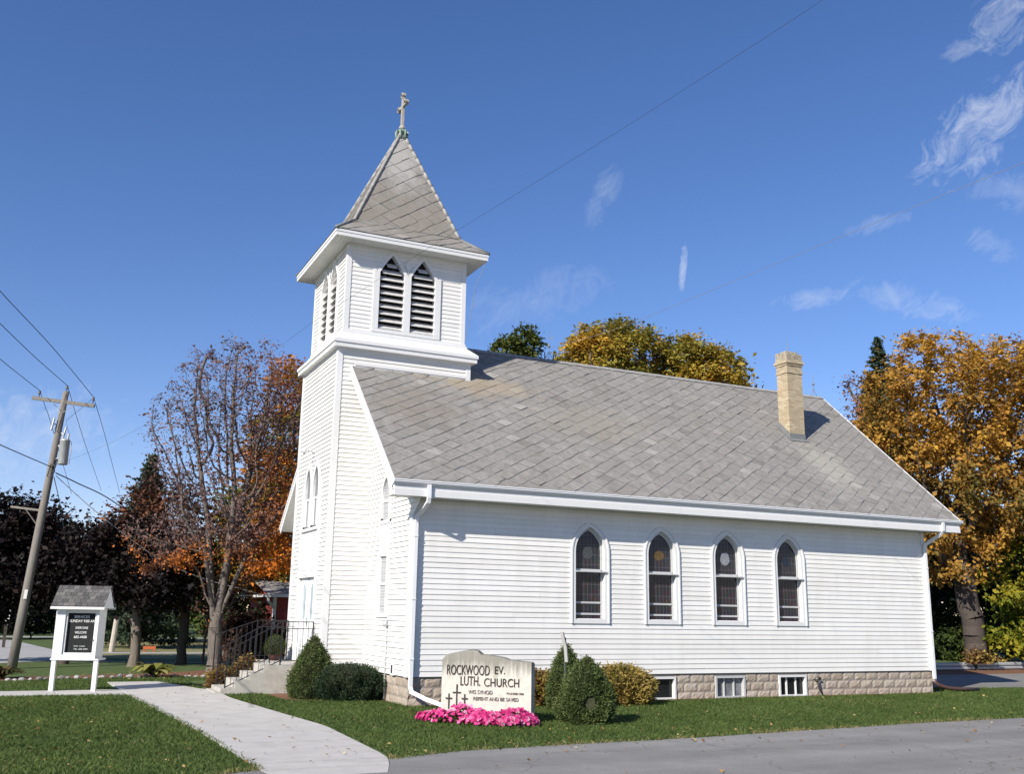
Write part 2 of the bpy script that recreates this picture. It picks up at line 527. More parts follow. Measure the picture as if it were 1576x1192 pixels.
class MB:
    def __init__(self):
        self.v, self.f, self.t = [], [], []

    def face(self, pts, tint=0.5):
        n = len(self.v)
        self.v.extend([tuple(map(float, p)) for p in pts])
        self.f.append(tuple(range(n, n + len(pts))))
        self.t.append(tint)

    def box(self, lo, hi, tint=0.5):
        x0, y0, z0 = lo
        x1, y1, z1 = hi
        self.hexa([(x0, y0, z0), (x1, y0, z0), (x1, y1, z0), (x0, y1, z0),
                   (x0, y0, z1), (x1, y0, z1), (x1, y1, z1), (x0, y1, z1)], tint)

    def hexa(self, p, tint=0.5):
        n = len(self.v)
        self.v.extend([tuple(map(float, q)) for q in p])
        for f in ((0, 3, 2, 1), (4, 5, 6, 7), (0, 1, 5, 4), (1, 2, 6, 5), (2, 3, 7, 6), (3, 0, 4, 7)):
            self.f.append(tuple(n + i for i in f))
            self.t.append(tint)

    def obox(self, O, A, B, C, a, b, c, tint=0.5):
        """box from O along unit axes A,B,C over ranges a,b,c (pairs)"""
        O, A, B, C = (np.array(q, float) for q in (O, A, B, C))
        p = [O + A * a[i] + B * b[j] + C * c[k] for k in (0, 1) for (i, j) in ((0, 0), (1, 0), (1, 1), (0, 1))]
        self.hexa(p, tint)

    def bar(self, p, q, w, h=None, up=(0, 0, 1), tint=0.5):
        p, q = np.array(p, float), np.array(q, float)
        d = q - p
        d /= np.linalg.norm(d)
        s = np.cross(d, up)
        if np.linalg.norm(s) < 1e-4:
            s = np.cross(d, (1, 0, 0))
        s /= np.linalg.norm(s)
        u = np.cross(s, d)
        h = w if h is None else h
        c = [(-w / 2, -h / 2), (w / 2, -h / 2), (w / 2, h / 2), (-w / 2, h / 2)]
        self.hexa([p + s * a + u * b for a, b in c] + [q + s * a + u * b for a, b in c], tint)

    def tube(self, pts, r, n=8, cap=True, tint=0.5):
        pts = [np.array(p, float) for p in pts]
        rs = r if hasattr(r, '__len__') else [r] * len(pts)
        base = len(self.v)
        ref = None
        for i, p in enumerate(pts):
            a = pts[max(i - 1, 0)]
            b = pts[min(i + 1, len(pts) - 1)]
            d = (b - a) / (np.linalg.norm(b - a) + 1e-12)
            if ref is None:
                ref = np.cross(d, (0, 0, 1))
                if np.linalg.norm(ref) < 1e-3:
                    ref = np.array((1.0, 0, 0))
            ref = ref - d * (ref @ d)
            ref /= np.linalg.norm(ref)
            o = np.cross(d, ref)
            for k in range(n):
                t = 2 * math.pi * k / n
                self.v.append(tuple(p + (ref * math.cos(t) + o * math.sin(t)) * rs[i]))
        for i in range(len(pts) - 1):
            for k in range(n):
                a = base + i * n + k
                b = base + i * n + (k + 1) % n
                self.f.append((a, b, b + n, a + n))
                self.t.append(tint)
        if cap:
            self.f.append(tuple(base + k for k in range(n))[::-1])
            self.f.append(tuple(base + (len(pts) - 1) * n + k for k in range(n)))
            self.t += [tint, tint]

    def lathe(self, O, prof, n=16, axis=(0, 0, 1), tint=0.5):
        O = np.array(O, float)
        self.tube([O + np.array(axis, float) * z for r, z in prof], [r for r, z in prof], n, True, tint)

    def rings(self, cx, cy, hx, hy, prof, tint=0.5):
        """rectangular rings: prof is a list of (offset outwards, z)"""
        for (a, za), (b, zb) in zip(prof[:-1], prof[1:]):
            pa = [(cx - hx - a, cy - hy - a, za), (cx + hx + a, cy - hy - a, za), (cx + hx + a, cy + hy + a, za), (cx - hx - a, cy + hy + a, za)]
            pb = [(cx - hx - b, cy - hy - b, zb), (cx + hx + b, cy - hy - b, zb), (cx + hx + b, cy + hy + b, zb), (cx - hx - b, cy + hy + b, zb)]
            for k in range(4):
                self.face([pa[k], pa[(k + 1) % 4], pb[(k + 1) % 4], pb[k]], tint)

    def build(self, name, material, parent=None, loc=None, smooth=False, tints=False):
        me = bpy.data.meshes.new(name)
        me.from_pydata(self.v, [], self.f)
        if tints:
            at = me.attributes.new('tint', 'FLOAT', 'FACE')
            at.data.foreach_set('value', np.array(self.t, np.float32))
        return link_mesh(name, me, material, parent, loc, smooth)

    def build_each(self, name, material, parent):
        """every separate piece becomes a mesh of its own"""
        par = list(range(len(self.v)))

        def find(a):
            while par[a] != a:
                par[a] = par[par[a]]
                a = par[a]
            return a
        for f in self.f:
            for i in f[1:]:
                par[find(i)] = find(f[0])
        parts = {}
        for f, t in zip(self.f, self.t):
            parts.setdefault(find(f[0]), []).append((f, t))
        out = []
        for fs in parts.values():
            m, ix = MB(), {}
            for f, t in fs:
                for i in f:
                    if i not in ix:
                        ix[i] = len(m.v)
                        m.v.append(self.v[i])
                m.f.append(tuple(ix[i] for i in f))
                m.t.append(t)
            out.append(m.build(name, material, parent))
        return out


def frame3(O, U, N):
    O, U, N = (np.array(q, float) for q in (O, U, N))
    Z = np.array((0, 0, 1.0))
    return lambda u, z, off=0.0: O + U * u + Z * z + N * off


# lapped clapboards -------------------------------------------------
LAP = 0.12


def siding(mb, P, z0, z1, fa, fb, cuts=(), d=0.017):
    k = 0
    z = z0
    while z < z1 - 0.005:
        zt = min(z + LAP, z1)
        segs = [(fa(z), fb(z), fa(zt), fb(zt))]
        for c in cuts:
            r = c(0.5 * (z + zt))
            if r is None:
                continue
            out = []
            for a0, b0, a1, b1 in segs:
                if r[1] <= min(a0, a1) or r[0] >= max(b0, b1):
                    out.append((a0, b0, a1, b1))
                    continue
                if r[0] > max(a0, a1):
                    out.append((a0, r[0], a1, r[0]))
                if r[1] < min(b0, b1):
                    out.append((r[1], b0, r[1], b1))
            segs = out
        for a0, b0, a1, b1 in segs:
            if b0 - a0 < 0.004 and b1 - a1 < 0.004:
                continue
            # boards of random length butted end to end
            stops_ = [0.0]
            ln = max(b0 - a0, b1 - a1)
            pos = random.uniform(0.6, 3.8)
            while pos < ln - 0.5:
                stops_.append(pos / ln)
                pos += random.uniform(2.6, 4.6)
            stops_.append(1.0)
            for ta, tb in zip(stops_[:-1], stops_[1:]):
                gap = 0.0012 / ln if tb < 1 else 0
                jit = d * random.uniform(0.90, 1.10)
                j2 = jit * random.uniform(0.95, 1.05)
                sag = random.uniform(-0.0015, 0.0015)
                tn = min(1, max(0, random.gauss(0.5, 0.17)))
                p0, p1 = a0 + (b0 - a0) * ta, a0 + (b0 - a0) * (tb - gap)
                q0, q1 = a1 + (b1 - a1) * ta, a1 + (b1 - a1) * (tb - gap)
                mb.face([P(p0, z + sag, jit), P(p1, z - sag, j2), P(q1, zt + 0.002, 0.002), P(q0, zt + 0.002, 0.002)], tn)
                mb.face([P(p0, z + sag, 0.001), P(p1, z - sag, 0.001), P(p1, z - sag, j2), P(p0, z + sag, jit)], tn)
        z += LAP
        k += 1


def lancet(w, zs, h, zb, n=9):
    """outline points (u, z) from bottom left over the pointed head to bottom right; w half width, h rise"""
    R = (w * w + h * h) / (2 * w)
    pts = [(-w, zb), (-w, zs)]
    for i in range(1, n + 1):
        z = h * i / n
        x = math.sqrt(max(R * R - z * z, 0)) - (R - w)
        pts.append((-x, zs + z))
    pts += [(-x, z) for x, z in pts[-2::-1]]
    return pts


def lancet_cut(cx, w, zs, h, zb):
    def f(z):
        if z < zb or z > zs + h:
            return None
        if z <= zs:
            return (cx - w, cx + w)
        R = (w * w + h * h) / (2 * w)
        x = math.sqrt(max(R * R - (z - zs) ** 2, 0)) - (R - w)
        return (cx - x, cx + x) if x > 0.01 else None
    return f


def rect_cut(a, b, z0, z1):
    return lambda z: (a, b) if z0 < z < z1 else None


def band(mb, P, cx, outer, inner, front, back_out, back_in):
    """a flat frame between two matching outlines, with its outer edge down to back_out and its reveal down to back_in"""
    n = len(outer)
    for i in range(n - 1):
        a, b, c, d = outer[i], outer[i + 1], inner[i + 1], inner[i]
        mb.face([P(cx + a[0], a[1], front), P(cx + b[0], b[1], front), P(cx + c[0], c[1], front), P(cx + d[0], d[1], front)])
        mb.face([P(cx + a[0], a[1], front), P(cx + b[0], b[1], front), P(cx + b[0], b[1], back_out), P(cx + a[0], a[1], back_out)])
        mb.face([P(cx + d[0], d[1], front), P(cx + c[0], c[1], front), P(cx + c[0], c[1], back_in), P(cx + d[0], d[1], back_in)])


def fill(mb, P, cx, pts, off):
    mb.face([P(cx + x, z, off) for x, z in pts])


def pbox(mb, P, u, z, off):
    c = [(u[0], z[0]), (u[1], z[0]), (u[1], z[1]), (u[0], z[1])]
    mb.hexa([P(a, b, off[0]) for a, b in c] + [P(a, b, off[1]) for a, b in c])


def clip(poly, planes):
    """Sutherland-Hodgman in 2-D; planes are (nx, ny, d) keeping nx*x+ny*y<=d"""
    for nx, ny, dd in planes:
        out = []
        for i in range(len(poly)):
            p, q = poly[i], poly[(i + 1) % len(poly)]
            sp, sq = nx * p[0] + ny * p[1] - dd, nx * q[0] + ny * q[1] - dd
            if sp <= 0:
                out.append(p)
            if sp * sq < 0:
                t = sp / (sp - sq)
                out.append((p[0] + (q[0] - p[0]) * t, p[1] + (q[1] - p[1]) * t))
        poly = out
        if len(poly) < 3:
            return []
    return poly


def tiles(mb, O, U, S, N, outline, a, b, lift=0.014, low=0.002, seed=1):
    """diamond tiles over a convex outline given in (u, s); every tile is a thin slab raised at its lower corner"""
    rg = np.random.default_rng(seed)
    O, U, S, N = (np.array(q, float) for q in (O, U, S, N))
    cx = sum(p[0] for p in outline) / len(outline)
    cy = sum(p[1] for p in outline) / len(outline)
    planes = []
    for i in range(len(outline)):
        p, q = outline[i], outline[(i + 1) % len(outline)]
        nx, ny = q[1] - p[1], -(q[0] - p[0])
        l = math.hypot(nx, ny)
        nx, ny = nx / l, ny / l
        dd = nx * p[0] + ny * p[1]
        if nx * cx + ny * cy > dd:
            nx, ny, dd = -nx, -ny, -dd
        planes.append((nx, ny, dd))
    u0, u1 = min(p[0] for p in outline), max(p[0] for p in outline)
    s0, s1 = min(p[1] for p in outline), max(p[1] for p in outline)
    j = -1
    while s0 + j * b < s1 + b:
        i = -1
        while u0 + 2 * a * i < u1 + 2 * a:
            uc = u0 + 2 * a * i + (j % 2) * a
            sc = s0 + j * b
            i += 1
            du, ds = rg.normal(0, 0.013), rg.normal(0, 0.011)
            poly = clip([(uc + du, sc - b + ds), (uc + a + du, sc + ds), (uc + du, sc + b + ds), (uc - a + du, sc + ds)], planes)
            if len(poly) < 3:
                continue
            lf = lift * rg.uniform(0.45, 1.3) * (1.7 if rg.random() < 0.05 else 1)
            tw = rg.normal(0, 0.003)
            top = []
            for (u, s) in poly:
                ku, ks = (u - uc) / (2 * a), (s - sc) / (2 * b)
                k = min(1.0, max(0.0, 0.5 + 0.85 * (ku - ks) - 0.15 * (ku + ks)))
                top.append(O + U * u + S * s + N * (low + (lf - low) * k + tw * ku))
            t = float(np.clip(rg.normal(0.5, 0.11), 0, 1))
            if rg.random() < 0.035:
                t = float(rg.choice([0.08, 0.92]))
            mb.face(top, t)
            for k in range(len(poly)):
                p, q = poly[k], poly[(k + 1) % len(poly)]
                mb.face([top[k], top[(k + 1) % len(poly)], O + U * q[0] + S * q[1], O + U * p[0] + S * p[1]], 0.0)
        j += 1


def text_mesh(body, P, u0, u1, z0, z1, off, depth, material, parent, name='lettering', squeeze=True):
    """letters laid on a plane: P(u, z, off) maps to space; fitted into the box u0..u1, z0..z1"""
    cu = bpy.data.curves.new('letters', 'FONT')
    cu.body = body
    cu.extrude = 0.5
    cu.align_x = 'LEFT'
    tmp = bpy.data.objects.new('letters', cu)
    me = bpy.data.meshes.new_from_object(tmp)
    bpy.data.objects.remove(tmp)
    n = len(me.vertices)
    co = np.empty(n * 3, np.float32)
    me.vertices.foreach_get('co', co)
    co = co.reshape(-1, 3)
    lo, hi = co.min(0), co.max(0)
    cap0, cap1 = 0.0, 0.69
    u = u0 + (co[:, 0] - lo[0]) / (hi[0] - lo[0]) * (u1 - u0)
    z = z0 + (co[:, 1] - cap0) / (cap1 - cap0) * (z1 - z0)
    o_ = off + (co[:, 2] + 0.5) * depth
    pts = np.array([P(a, b, c) for a, b, c in zip(u, z, o_)], np.float32)
    me.vertices.foreach_set('co', pts.ravel())
    return link_mesh(name, me, material, parent)

# ================================================================== the church
G = -0.085                    # ground level
L, W = 15.948, 9.704          # nave
EZ, RZ, EO = 4.80, 9.582, 0.588
M_ = (RZ - EZ) / (W / 2 + EO)
RX0, RX1 = -0.696, 16.92      # roof ends
NEO = 0.95                    # the north eave reaches lower
ZF = 0.53                     # bottom of the siding


def zroof(y):
    return EZ + M_ * ((y + EO) if y <= W / 2 else (W + EO - y))


church = root('church', (L / 2, W / 2, G), 'white clapboard church with a square louvered bell tower and a grey diamond shingled roof', 'church')

# ---- foundation of rock faced blocks
def blocks(mb, P, u0, u1, z0, z1, cuts, seed):
    rg = np.random.default_rng(seed)
    rows = 3
    h = (z1 - z0) / rows
    for r in range(rows):
        u = u0 - (0.21 if r % 2 else 0)
        while u < u1:
            a, b = max(u, u0) + 0.005, min(u + 0.42, u1) - 0.005
            u += 0.42
            za, zb = z0 + r * h + 0.005, z0 + (r + 1) * h - 0.005
            pieces = [(a, b)]
            for c in cuts:
                cr = c((za + zb) / 2)
                if cr is None:
                    continue
                nx = []
                for p, q in pieces:
                    if cr[1] <= p or cr[0] >= q:
                        nx.append((p, q))
                    else:
                        if cr[0] > p + 0.02:
                            nx.append((p, cr[0]))
                        if cr[1] < q - 0.02:
                            nx.append((cr[1], q))
                pieces = nx
            for p, q in pieces:
                if q - p < 0.03:
                    continue
                t = float(np.clip(rg.normal(0.5, 0.25), 0, 1))
                nu, nv = 6, 4
                g = [[None] * (nv + 1) for _ in range(nu + 1)]
                for i in range(nu + 1):
                    for j in range(nv + 1):
                        e = min(i, nu - i, j, nv - j)
                        off = -0.012 if e == 0 else (0.004 + rg.uniform(-0.005, 0.008) + (0.005 if e > 1 else 0))
                        ju = 0 if i in (0, nu) else rg.uniform(-0.01, 0.01)
                        jz = 0 if j in (0, nv) else rg.uniform(-0.006, 0.006)
                        g[i][j] = P(p + (q - p) * i / nu + ju, za + (zb - za) * j / nv + jz, off - 0.02)
                for i in range(nu):
                    for j in range(nv):
                        mb.face([g[i][j], g[i + 1][j], g[i + 1][j + 1], g[i][j + 1]], t)


PS = frame3((0, 0, 0), (1, 0, 0), (0, -1, 0))        # south wall
PW = frame3((0, 0, 0), (0, 1, 0), (-1, 0, 0))        # west front
PN = frame3((0, W, 0), (1, 0, 0), (0, 1, 0))
PE = frame3((L, 0, 0), (0, 1, 0), (1, 0, 0))
bs_open = [(6.02, 7.10), (8.30, 9.25), (10.35, 11.29)]
bcuts = [rect_cut(a, b, -0.2, 0.46) for a, b in bs_open]
mb = MB()
blocks(mb, PS, 0, L, G - 0.06, ZF - 0.02, bcuts, 3)
blocks(mb, PW, 0, W, G - 0.06, ZF - 0.02, [rect_cut(1.48, 2.18, -0.2, 0.41), rect_cut(3.3, 7.1, -1, 1)], 4)
blocks(mb, PN, 0, L, G - 0.06, ZF - 0.02, [], 5)
blocks(mb, PE, 0, W, G - 0.06, ZF - 0.02, [], 6)
fnd = mb.build('foundation', BLOCK, church, tints=True)
mb = MB()


def core(P, u0, u1, cuts):
    prev = u0
    for a, b in cuts:
        pbox(mb, P, (prev, a), (G - 0.3, ZF - 0.005), (-0.30, -0.031))
        pbox(mb, P, (a, b), (0.462, ZF - 0.005), (-0.30, -0.031))
        pbox(mb, P, (a, b), (G - 0.3, -0.09), (-0.30, -0.031))
        prev = b
    pbox(mb, P, (prev, u1), (G - 0.3, ZF - 0.005), (-0.30, -0.031))


core(PS, 0.031, L - 0.031, bs_open)
core(PW, 0.32, W - 0.32, [(1.48, 2.18)])
mb.build('mortar', MORTAR, fnd)

# ---- walls
WIN = [(4.628, 1.0), (6.727, 1.0), (8.797, 1.0), (10.848, 1.0)]
WB, WZS, WH, WHW = 1.83, 3.45, 0.60, 0.41          # opening bottom, spring, rise, half width
scuts = [lancet_cut(cx, WHW + 0.07, WZS, WH + 0.1, WB - 0.06) for cx, _ in WIN]
mb = MB()
siding(mb, PS, ZF, 4.47, lambda z: 0.0, lambda z: L, scuts)
mb.build('south_wall', WHITE, church, tints=True)

FWY = 1.93                                            # front windows of the nave (mirrored on the north side)


def west_left(z):
    if z < 4.06:
        return 0.0
    if z < 4.45:
        return -(z - 4.06) / 0.39 * 0.55
    lim = (z + 0.17 - EZ) / M_ - EO
    return max(-0.55, lim)


def west_right(z):
    if z < 3.72:
        return W
    if z < 4.12:
        return W + (z - 3.72) / 0.40 * 0.90
    lim = (z + 0.17 - EZ) / M_ - EO
    return min(W + 0.90, W - lim)


mb = MB()
wcuts = [rect_cut(3.36, 7.03, -1, 20)]
for cy in (FWY, W - FWY):
    wcuts += [rect_cut(cy - 0.36, cy + 0.36, 1.88, 3.32), lancet_cut(cy, 0.35, 4.66, 0.58, 3.35)]
wcuts.append(rect_cut(0.84, 1.06, 0.50, 0.80))
siding(mb, PW, ZF, RZ - 0.2, west_left, lambda z: 3.36, wcuts, d=0.030)
mb.build('west_wall', WHITE, church, tints=True)
mb = MB()
siding(mb, PW, ZF, RZ - 0.2, lambda z: 7.03, west_right, wcuts, d=0.030)
mb.build('west_wall', WHITE, church, tints=True)
mb = MB()
siding(mb, PN, ZF, 4.2, lambda z: 0.0, lambda z: L)
mb.build('north_wall', WHITE, church, tints=True)
mb = MB()
siding(mb, PE, ZF, RZ - 0.2, lambda z: max(0, (z + 0.2 - EZ) / M_ - EO), lambda z: min(W, W + EO - (z + 0.2 - EZ) / M_))
mb.build('east_wall', WHITE, church, tints=True)

# ---- corner boards, drip board
mb = MB()
mb.box((-0.046, -0.035, ZF - 0.01), (0.10, 0.0, 4.10))
mb.box((-0.044, 0.002, ZF - 0.01), (-0.002, 0.12, 4.06))
mb.box((L - 0.10, -0.035, ZF - 0.01), (L + 0.03, 0.0, 4.46))
mb.box((-0.044, W - 0.12, ZF - 0.01), (-0.002, W - 0.002, 3.7))
mb.build_each('corner_board', TRIM, church)

# ---- roof
sl = math.hypot(W / 2 + EO, RZ - EZ)
su = np.array((0, (W / 2 + EO) / sl, (RZ - EZ) / sl))
sn = np.array((0, -su[2], su[1]))
roof_m = roof_mat('diamond_roof', [
    ((3.0 - L / 2, 3.1 - W / 2, 8.3), (2.1, 0.8, 0.8), (0.30, 0.245, 0.165), 0.6),
    ((13.7 - L / 2, 1.3 - W / 2, 6.4), (0.9, 1.7, 1.6), (0.34, 0.325, 0.28), 0.6),
    ((0.6 - L / 2, 1.9 - W / 2, 7.2), (1.6, 1.4, 1.4), (0.19, 0.165, 0.135), 0.5),
    ((6.0 - L / 2, 2.0 - W / 2, 7.2), (2.6, 1.4, 1.4), (0.245, 0.225, 0.175), 0.4)])
mb = MB()
tiles(mb, (0, -EO, EZ), (1, 0, 0), su, sn, [(RX0 + 0.03, -0.03), (RX1 - 0.02, -0.03), (RX1 - 0.02, sl), (RX0 + 0.03, sl)], 0.262, 0.192, seed=8)
roof = mb.build('roof', roof_m, church, loc=(L / 2, W / 2, 0), tints=True)
mb = MB()
nl = math.hypot(W / 2 + NEO, (W / 2 + NEO) * M_)
nu_ = np.array((0, -(W / 2 + NEO) / nl, (W / 2 + NEO) * M_ / nl))
nn = np.array((0, nu_[2], -nu_[1]))
tiles(mb, (0, W + NEO, RZ - (W / 2 + NEO) * M_), (1, 0, 0), nu_, nn, [(RX0 + 0.03, -0.03), (RX1 - 0.02, -0.03), (RX1 - 0.02, nl), (RX0 + 0.03, nl)], 0.262, 0.192, seed=9)
mb.build('north_roof', roof_m, church, loc=(L / 2, W / 2, 0), tints=True)
# roof deck under the tiles
mb = MB()
for sgn, o_, sv, nv, ln in ((1, (0, -EO, EZ), su, sn, sl), (-1, (0, W + NEO, RZ - (W / 2 + NEO) * M_), nu_, nn, nl)):
    mb.obox(o_, (1, 0, 0), sv, nv, (RX0 + 0.04, RX1 - 0.03), (0.0, ln - 0.03), (-0.10, -0.001))
mb.build('roof_deck', LEAD, roof)
mb = MB()
n_ = 58
for i in range(n_):
    xa = 2.72 + (RX1 - 2.74) * i / n_
    xb = 2.72 + (RX1 - 2.74) * (i + 1) / n_ - 0.012
    for sgn in (1, -1):
        sv = su if sgn == 1 else nu_
        nv = sn if sgn == 1 else nn
        mb.obox((0, W / 2, RZ + 0.02), (1, 0, 0), -sv, nv, (xa, xb), (0.0, 0.15), (0.0 + 0.004 * (i % 2), 0.016 + 0.004 * (i % 2)))
mb.build('ridge_cap', RIDGEM, roof)
# rakes
for sx, nm in ((RX0, 1), (RX1, -1)):
    mb = MB()
    for sv, o_, nv, ln in ((su, (0, -EO, EZ), sn, sl), (nu_, (0, W + NEO, RZ - (W / 2 + NEO) * M_), nn, nl)):
        xa, xb = (sx, sx + 0.028) if nm == 1 else (sx - 0.028, sx)
        mb.obox(o_, (1, 0, 0), sv, nv, (xa, xb), (-0.01, ln), (-0.23, 0.004))
        xa, xb = (sx - 0.018, sx) if nm == 1 else (sx, sx + 0.018)
        mb.obox(o_, (1, 0, 0), sv, nv, (xa, xb), (-0.02, ln), (-0.075, 0.012))
    mb.build('barge_board', TRIM, church)
mb = MB()
for xa, xb in ((RX0 + 0.03, -0.02), (L + 0.02, RX1 - 0.03)):
    mb.obox((0, -EO, EZ), (1, 0, 0), su, sn, (xa, xb), (0.02, sl - 0.1), (-0.165, -0.15))
    mb.obox((0, W + NEO, RZ - (W / 2 + NEO) * M_), (1, 0, 0), nu_, nn, (xa, xb), (0.02, nl - 0.1), (-0.165, -0.15))
mb.build_each('rake_soffit', SOFFIT, church)

# ---- south eave: fascia, soffit, gutter with its downspouts
mb = MB()
mb.box((RX0 + 0.03, -0.56, 4.46), (RX1 - 0.03, -0.535, 4.79))
mb.box((RX0 + 0.03, -0.575, 4.46), (RX1 - 0.03, -0.5605, 4.605))
mb.build('fascia', TRIM, church)
mb = MB()
x = RX0 + 0.03
while x < RX1 - 0.05:
    mb.box((x, -0.533, 4.474), (min(x + 0.298, RX1 - 0.03), -0.02, 4.485))
    x += 0.30
mb.build('eave_soffit', SOFFIT, church)
mb = MB()
prof = [(-0.564, 4.815), (-0.564, 4.705), (-0.600, 4.705), (-0.618, 4.735), (-0.640, 4.755), (-0.640, 4.785), (-0.652, 4.79), (-0.652, 4.812), (-0.640, 4.815)]
for (ya, za), (yb, zb) in zip(prof[:-1], prof[1:]):
    mb.face([(RX0 - 0.01, ya, za), (RX1 + 0.05, ya, za), (RX1 + 0.05, yb, zb), (RX0 - 0.01, yb, zb)])
for xx in (RX0 - 0.01, RX1 + 0.05):
    mb.face([(xx, a, b) for a, b in prof])
gut = mb.build('gutter', GUTTER, church)


def pipe(mb, pts, w=0.075, h=0.06):
    """rectangular pipe along a polyline, with small overlaps at the bends"""
    for p, q in zip(pts[:-1], pts[1:]):
        p, q = np.array(p, float), np.array(q, float)
        d = (q - p) / np.linalg.norm(q - p)
        mb.bar(p - d * 0.02, q + d * 0.02, w, h, up=(0.02, 1, 0.01))


mb = MB()
pipe(mb, [(0.14, -0.60, 4.705), (0.14, -0.605, 4.44), (0.14, -0.575, 4.34), (0.11, -0.32, 4.18), (0.06, -0.11, 4.06), (0.05, -0.085, 3.9), (0.05, -0.085, 0.32),
          (0.06, -0.13, 0.22), (0.26, -0.45, 0.10), (0.56, -0.95, -0.03)], 0.085, 0.065)
ds = mb.build('downspout', GUTTER, church)
mb = MB()
for z in (3.6, 2.2, 0.9):
    mb.box((-0.002, -0.128, z), (0.102, -0.0355, z + 0.03))
mb.build_each('strap', GUTTER, ds)
mb = MB()
pipe(mb, [(16.16, -0.60, 4.705), (16.16, -0.585, 4.50), (16.13, -0.50, 4.38), (16.03, -0.25, 4.22), (15.93, -0.10, 4.10), (15.92, -0.085, 3.9), (15.92, -0.085, 0.25)], 0.085, 0.065)
ds2 = mb.build('downspout', GUTTER, church)
mb = MB()
for z in (3.4, 1.6):
    mb.box((15.868, -0.128, z), (15.972, -0.0355, z + 0.03))
mb.build_each('strap', GUTTER, ds2)
mb = MB()
mb.tube([(15.92, -0.085, 0.30), (15.92, -0.10, 0.20), (16.05, -0.14, 0.12), (16.35, -0.16, 0.045), (16.8, -0.17, 0.01), (17.55, -0.18, -0.01)], [0.05, 0.055, 0.055, 0.055, 0.055, 0.05], 10)
mb.build('drain_hose', BROWNP, ds2, smooth=True)

# ---- the four arched nave windows
def nave_window(cx, k):
    mb = MB()
    inner = lancet(WHW, WZS, WH, WB)
    outer = lancet(WHW + 0.125, WZS, WH + 0.135, WB - 0.10)
    step = lancet(WHW + 0.085, WZS, WH + 0.095, WB - 0.10)
    band(mb, PS, cx, outer, step, 0.055, 0.0, 0.035)
    band(mb, PS, cx, step, inner, 0.034, 0.0, -0.13)
    fr = mb.build('window', TRIM, church)
    fr['label'] = ['arched window with a grey medallion, nearest the front', 'arched window with a gold medallion', 'arched window with a white medallion', 'arched window with a dark blue medallion, farthest from the front'][k]
    mb = MB()
    pbox(mb, PS, (cx - WHW - 0.10, cx + WHW + 0.10), (WB - 0.105, WB - 0.003), (0.0, 0.036))
    pbox(mb, PS, (cx - WHW + 0.002, cx + WHW - 0.002), (WB - 0.10, WB + 0.012), (-0.13, -0.001))
    mb.build('sill', TRIM, fr)
    mb = MB()
    s1 = lancet(WHW - 0.004, WZS, WH - 0.004, 2.99)
    s2 = lancet(WHW - 0.055, WZS, WH - 0.075, 3.03)
    band(mb, PS, cx, s1, s2, -0.075, -0.12, -0.115)
    pbox(mb, PS, (cx - WHW + 0.05, cx + WHW - 0.05), (2.985, 3.03), (-0.12, -0.075))
    pbox(mb, PS, (cx - WHW + 0.004, cx - WHW + 0.05), (WB + 0.02, 2.94), (-0.12, -0.085))
    pbox(mb, PS, (cx + WHW - 0.05, cx + WHW - 0.004), (WB + 0.02, 2.94), (-0.12, -0.085))
    pbox(mb, PS, (cx - WHW + 0.05, cx + WHW - 0.05), (2.20, 2.245), (-0.12, -0.083))
    pbox(mb, PS, (cx - WHW + 0.05, cx + WHW - 0.05), (1.93, 1.975), (-0.12, -0.083))
    mb.build('sash', SASH, fr)
    mb = MB()
    pbox(mb, PS, (cx - WHW + 0.003, cx + WHW - 0.003), (2.945, 2.983), (-0.12, 0.06))
    pbox(mb, PS, (cx - WHW + 0.003, cx + WHW + 0.05), (2.95, 2.978), (0.037, 0.075))
    mb.build('meeting_rail', SASH, fr)
    mb = MB()
    fill(mb, PS, cx, lancet(WHW - 0.03, WZS, WH - 0.05, 3.0), -0.108)
    fill(mb, PS, cx, [(-WHW + 0.03, WB + 0.0), (-WHW + 0.03, 2.96), (WHW - 0.03, 2.96), (WHW - 0.03, WB + 0.0)], -0.108)
    mb.build('pane', STAINED, fr, loc=(cx, 0.108, 2.9))
    mb = MB()
    rg = np.random.default_rng(20 + k)
    n = 18
    rr = [0.155, 0.16, 0.165, 0.13][k]
    rim = [(math.cos(2 * math.pi * i / n) * rr * rg.uniform(0.86, 1.05), 3.43 + math.sin(2 * math.pi * i / n) * rr * (0.8 if k == 1 else 1.1) * rg.uniform(0.88, 1.05)) for i in range(n)]
    for i in range(n):
        a, b = rim[i], rim[(i + 1) % n]
        mb.face([PS(cx, 3.43, -0.104), PS(cx + a[0], a[1], -0.104), PS(cx + b[0], b[1], -0.104)])
    mb.build('medallion', MED[k], fr, loc=(cx, 0.1, 3.43))


for k, (cx, _) in enumerate(WIN):
    nave_window(cx, k)


def basement_window(P, u0, u1, z0, z1, bars, frame_mat, pane):
    mb = MB()
    w = 0.055
    pbox(mb, P, (u0 + 0.003, u0 + w), (z0, z1), (-0.16, 0.012))
    pbox(mb, P, (u1 - w, u1 - 0.003), (z0, z1), (-0.16, 0.012))
    pbox(mb, P, (u0 + w, u1 - w), (z1 - w, z1), (-0.16, 0.012))
    pbox(mb, P, (u0 + w, u1 - w), (z0, z0 + 0.045), (-0.16, 0.014))
    for b in bars:
        pbox(mb, P, (b - 0.018, b + 0.018), (z0 + 0.045, z1 - w), (-0.12, -0.06))
    f = mb.build('basement_window', frame_mat, church)
    mb = MB()
    c = [(u0 + w, z0 + 0.04), (u1 - w, z0 + 0.04), (u1 - w, z1 - w), (u0 + w, z1 - w)]
    mb.face([P(a, b, -0.10) for a, b in c])
    mb.build('pane', pane, f)
    return f


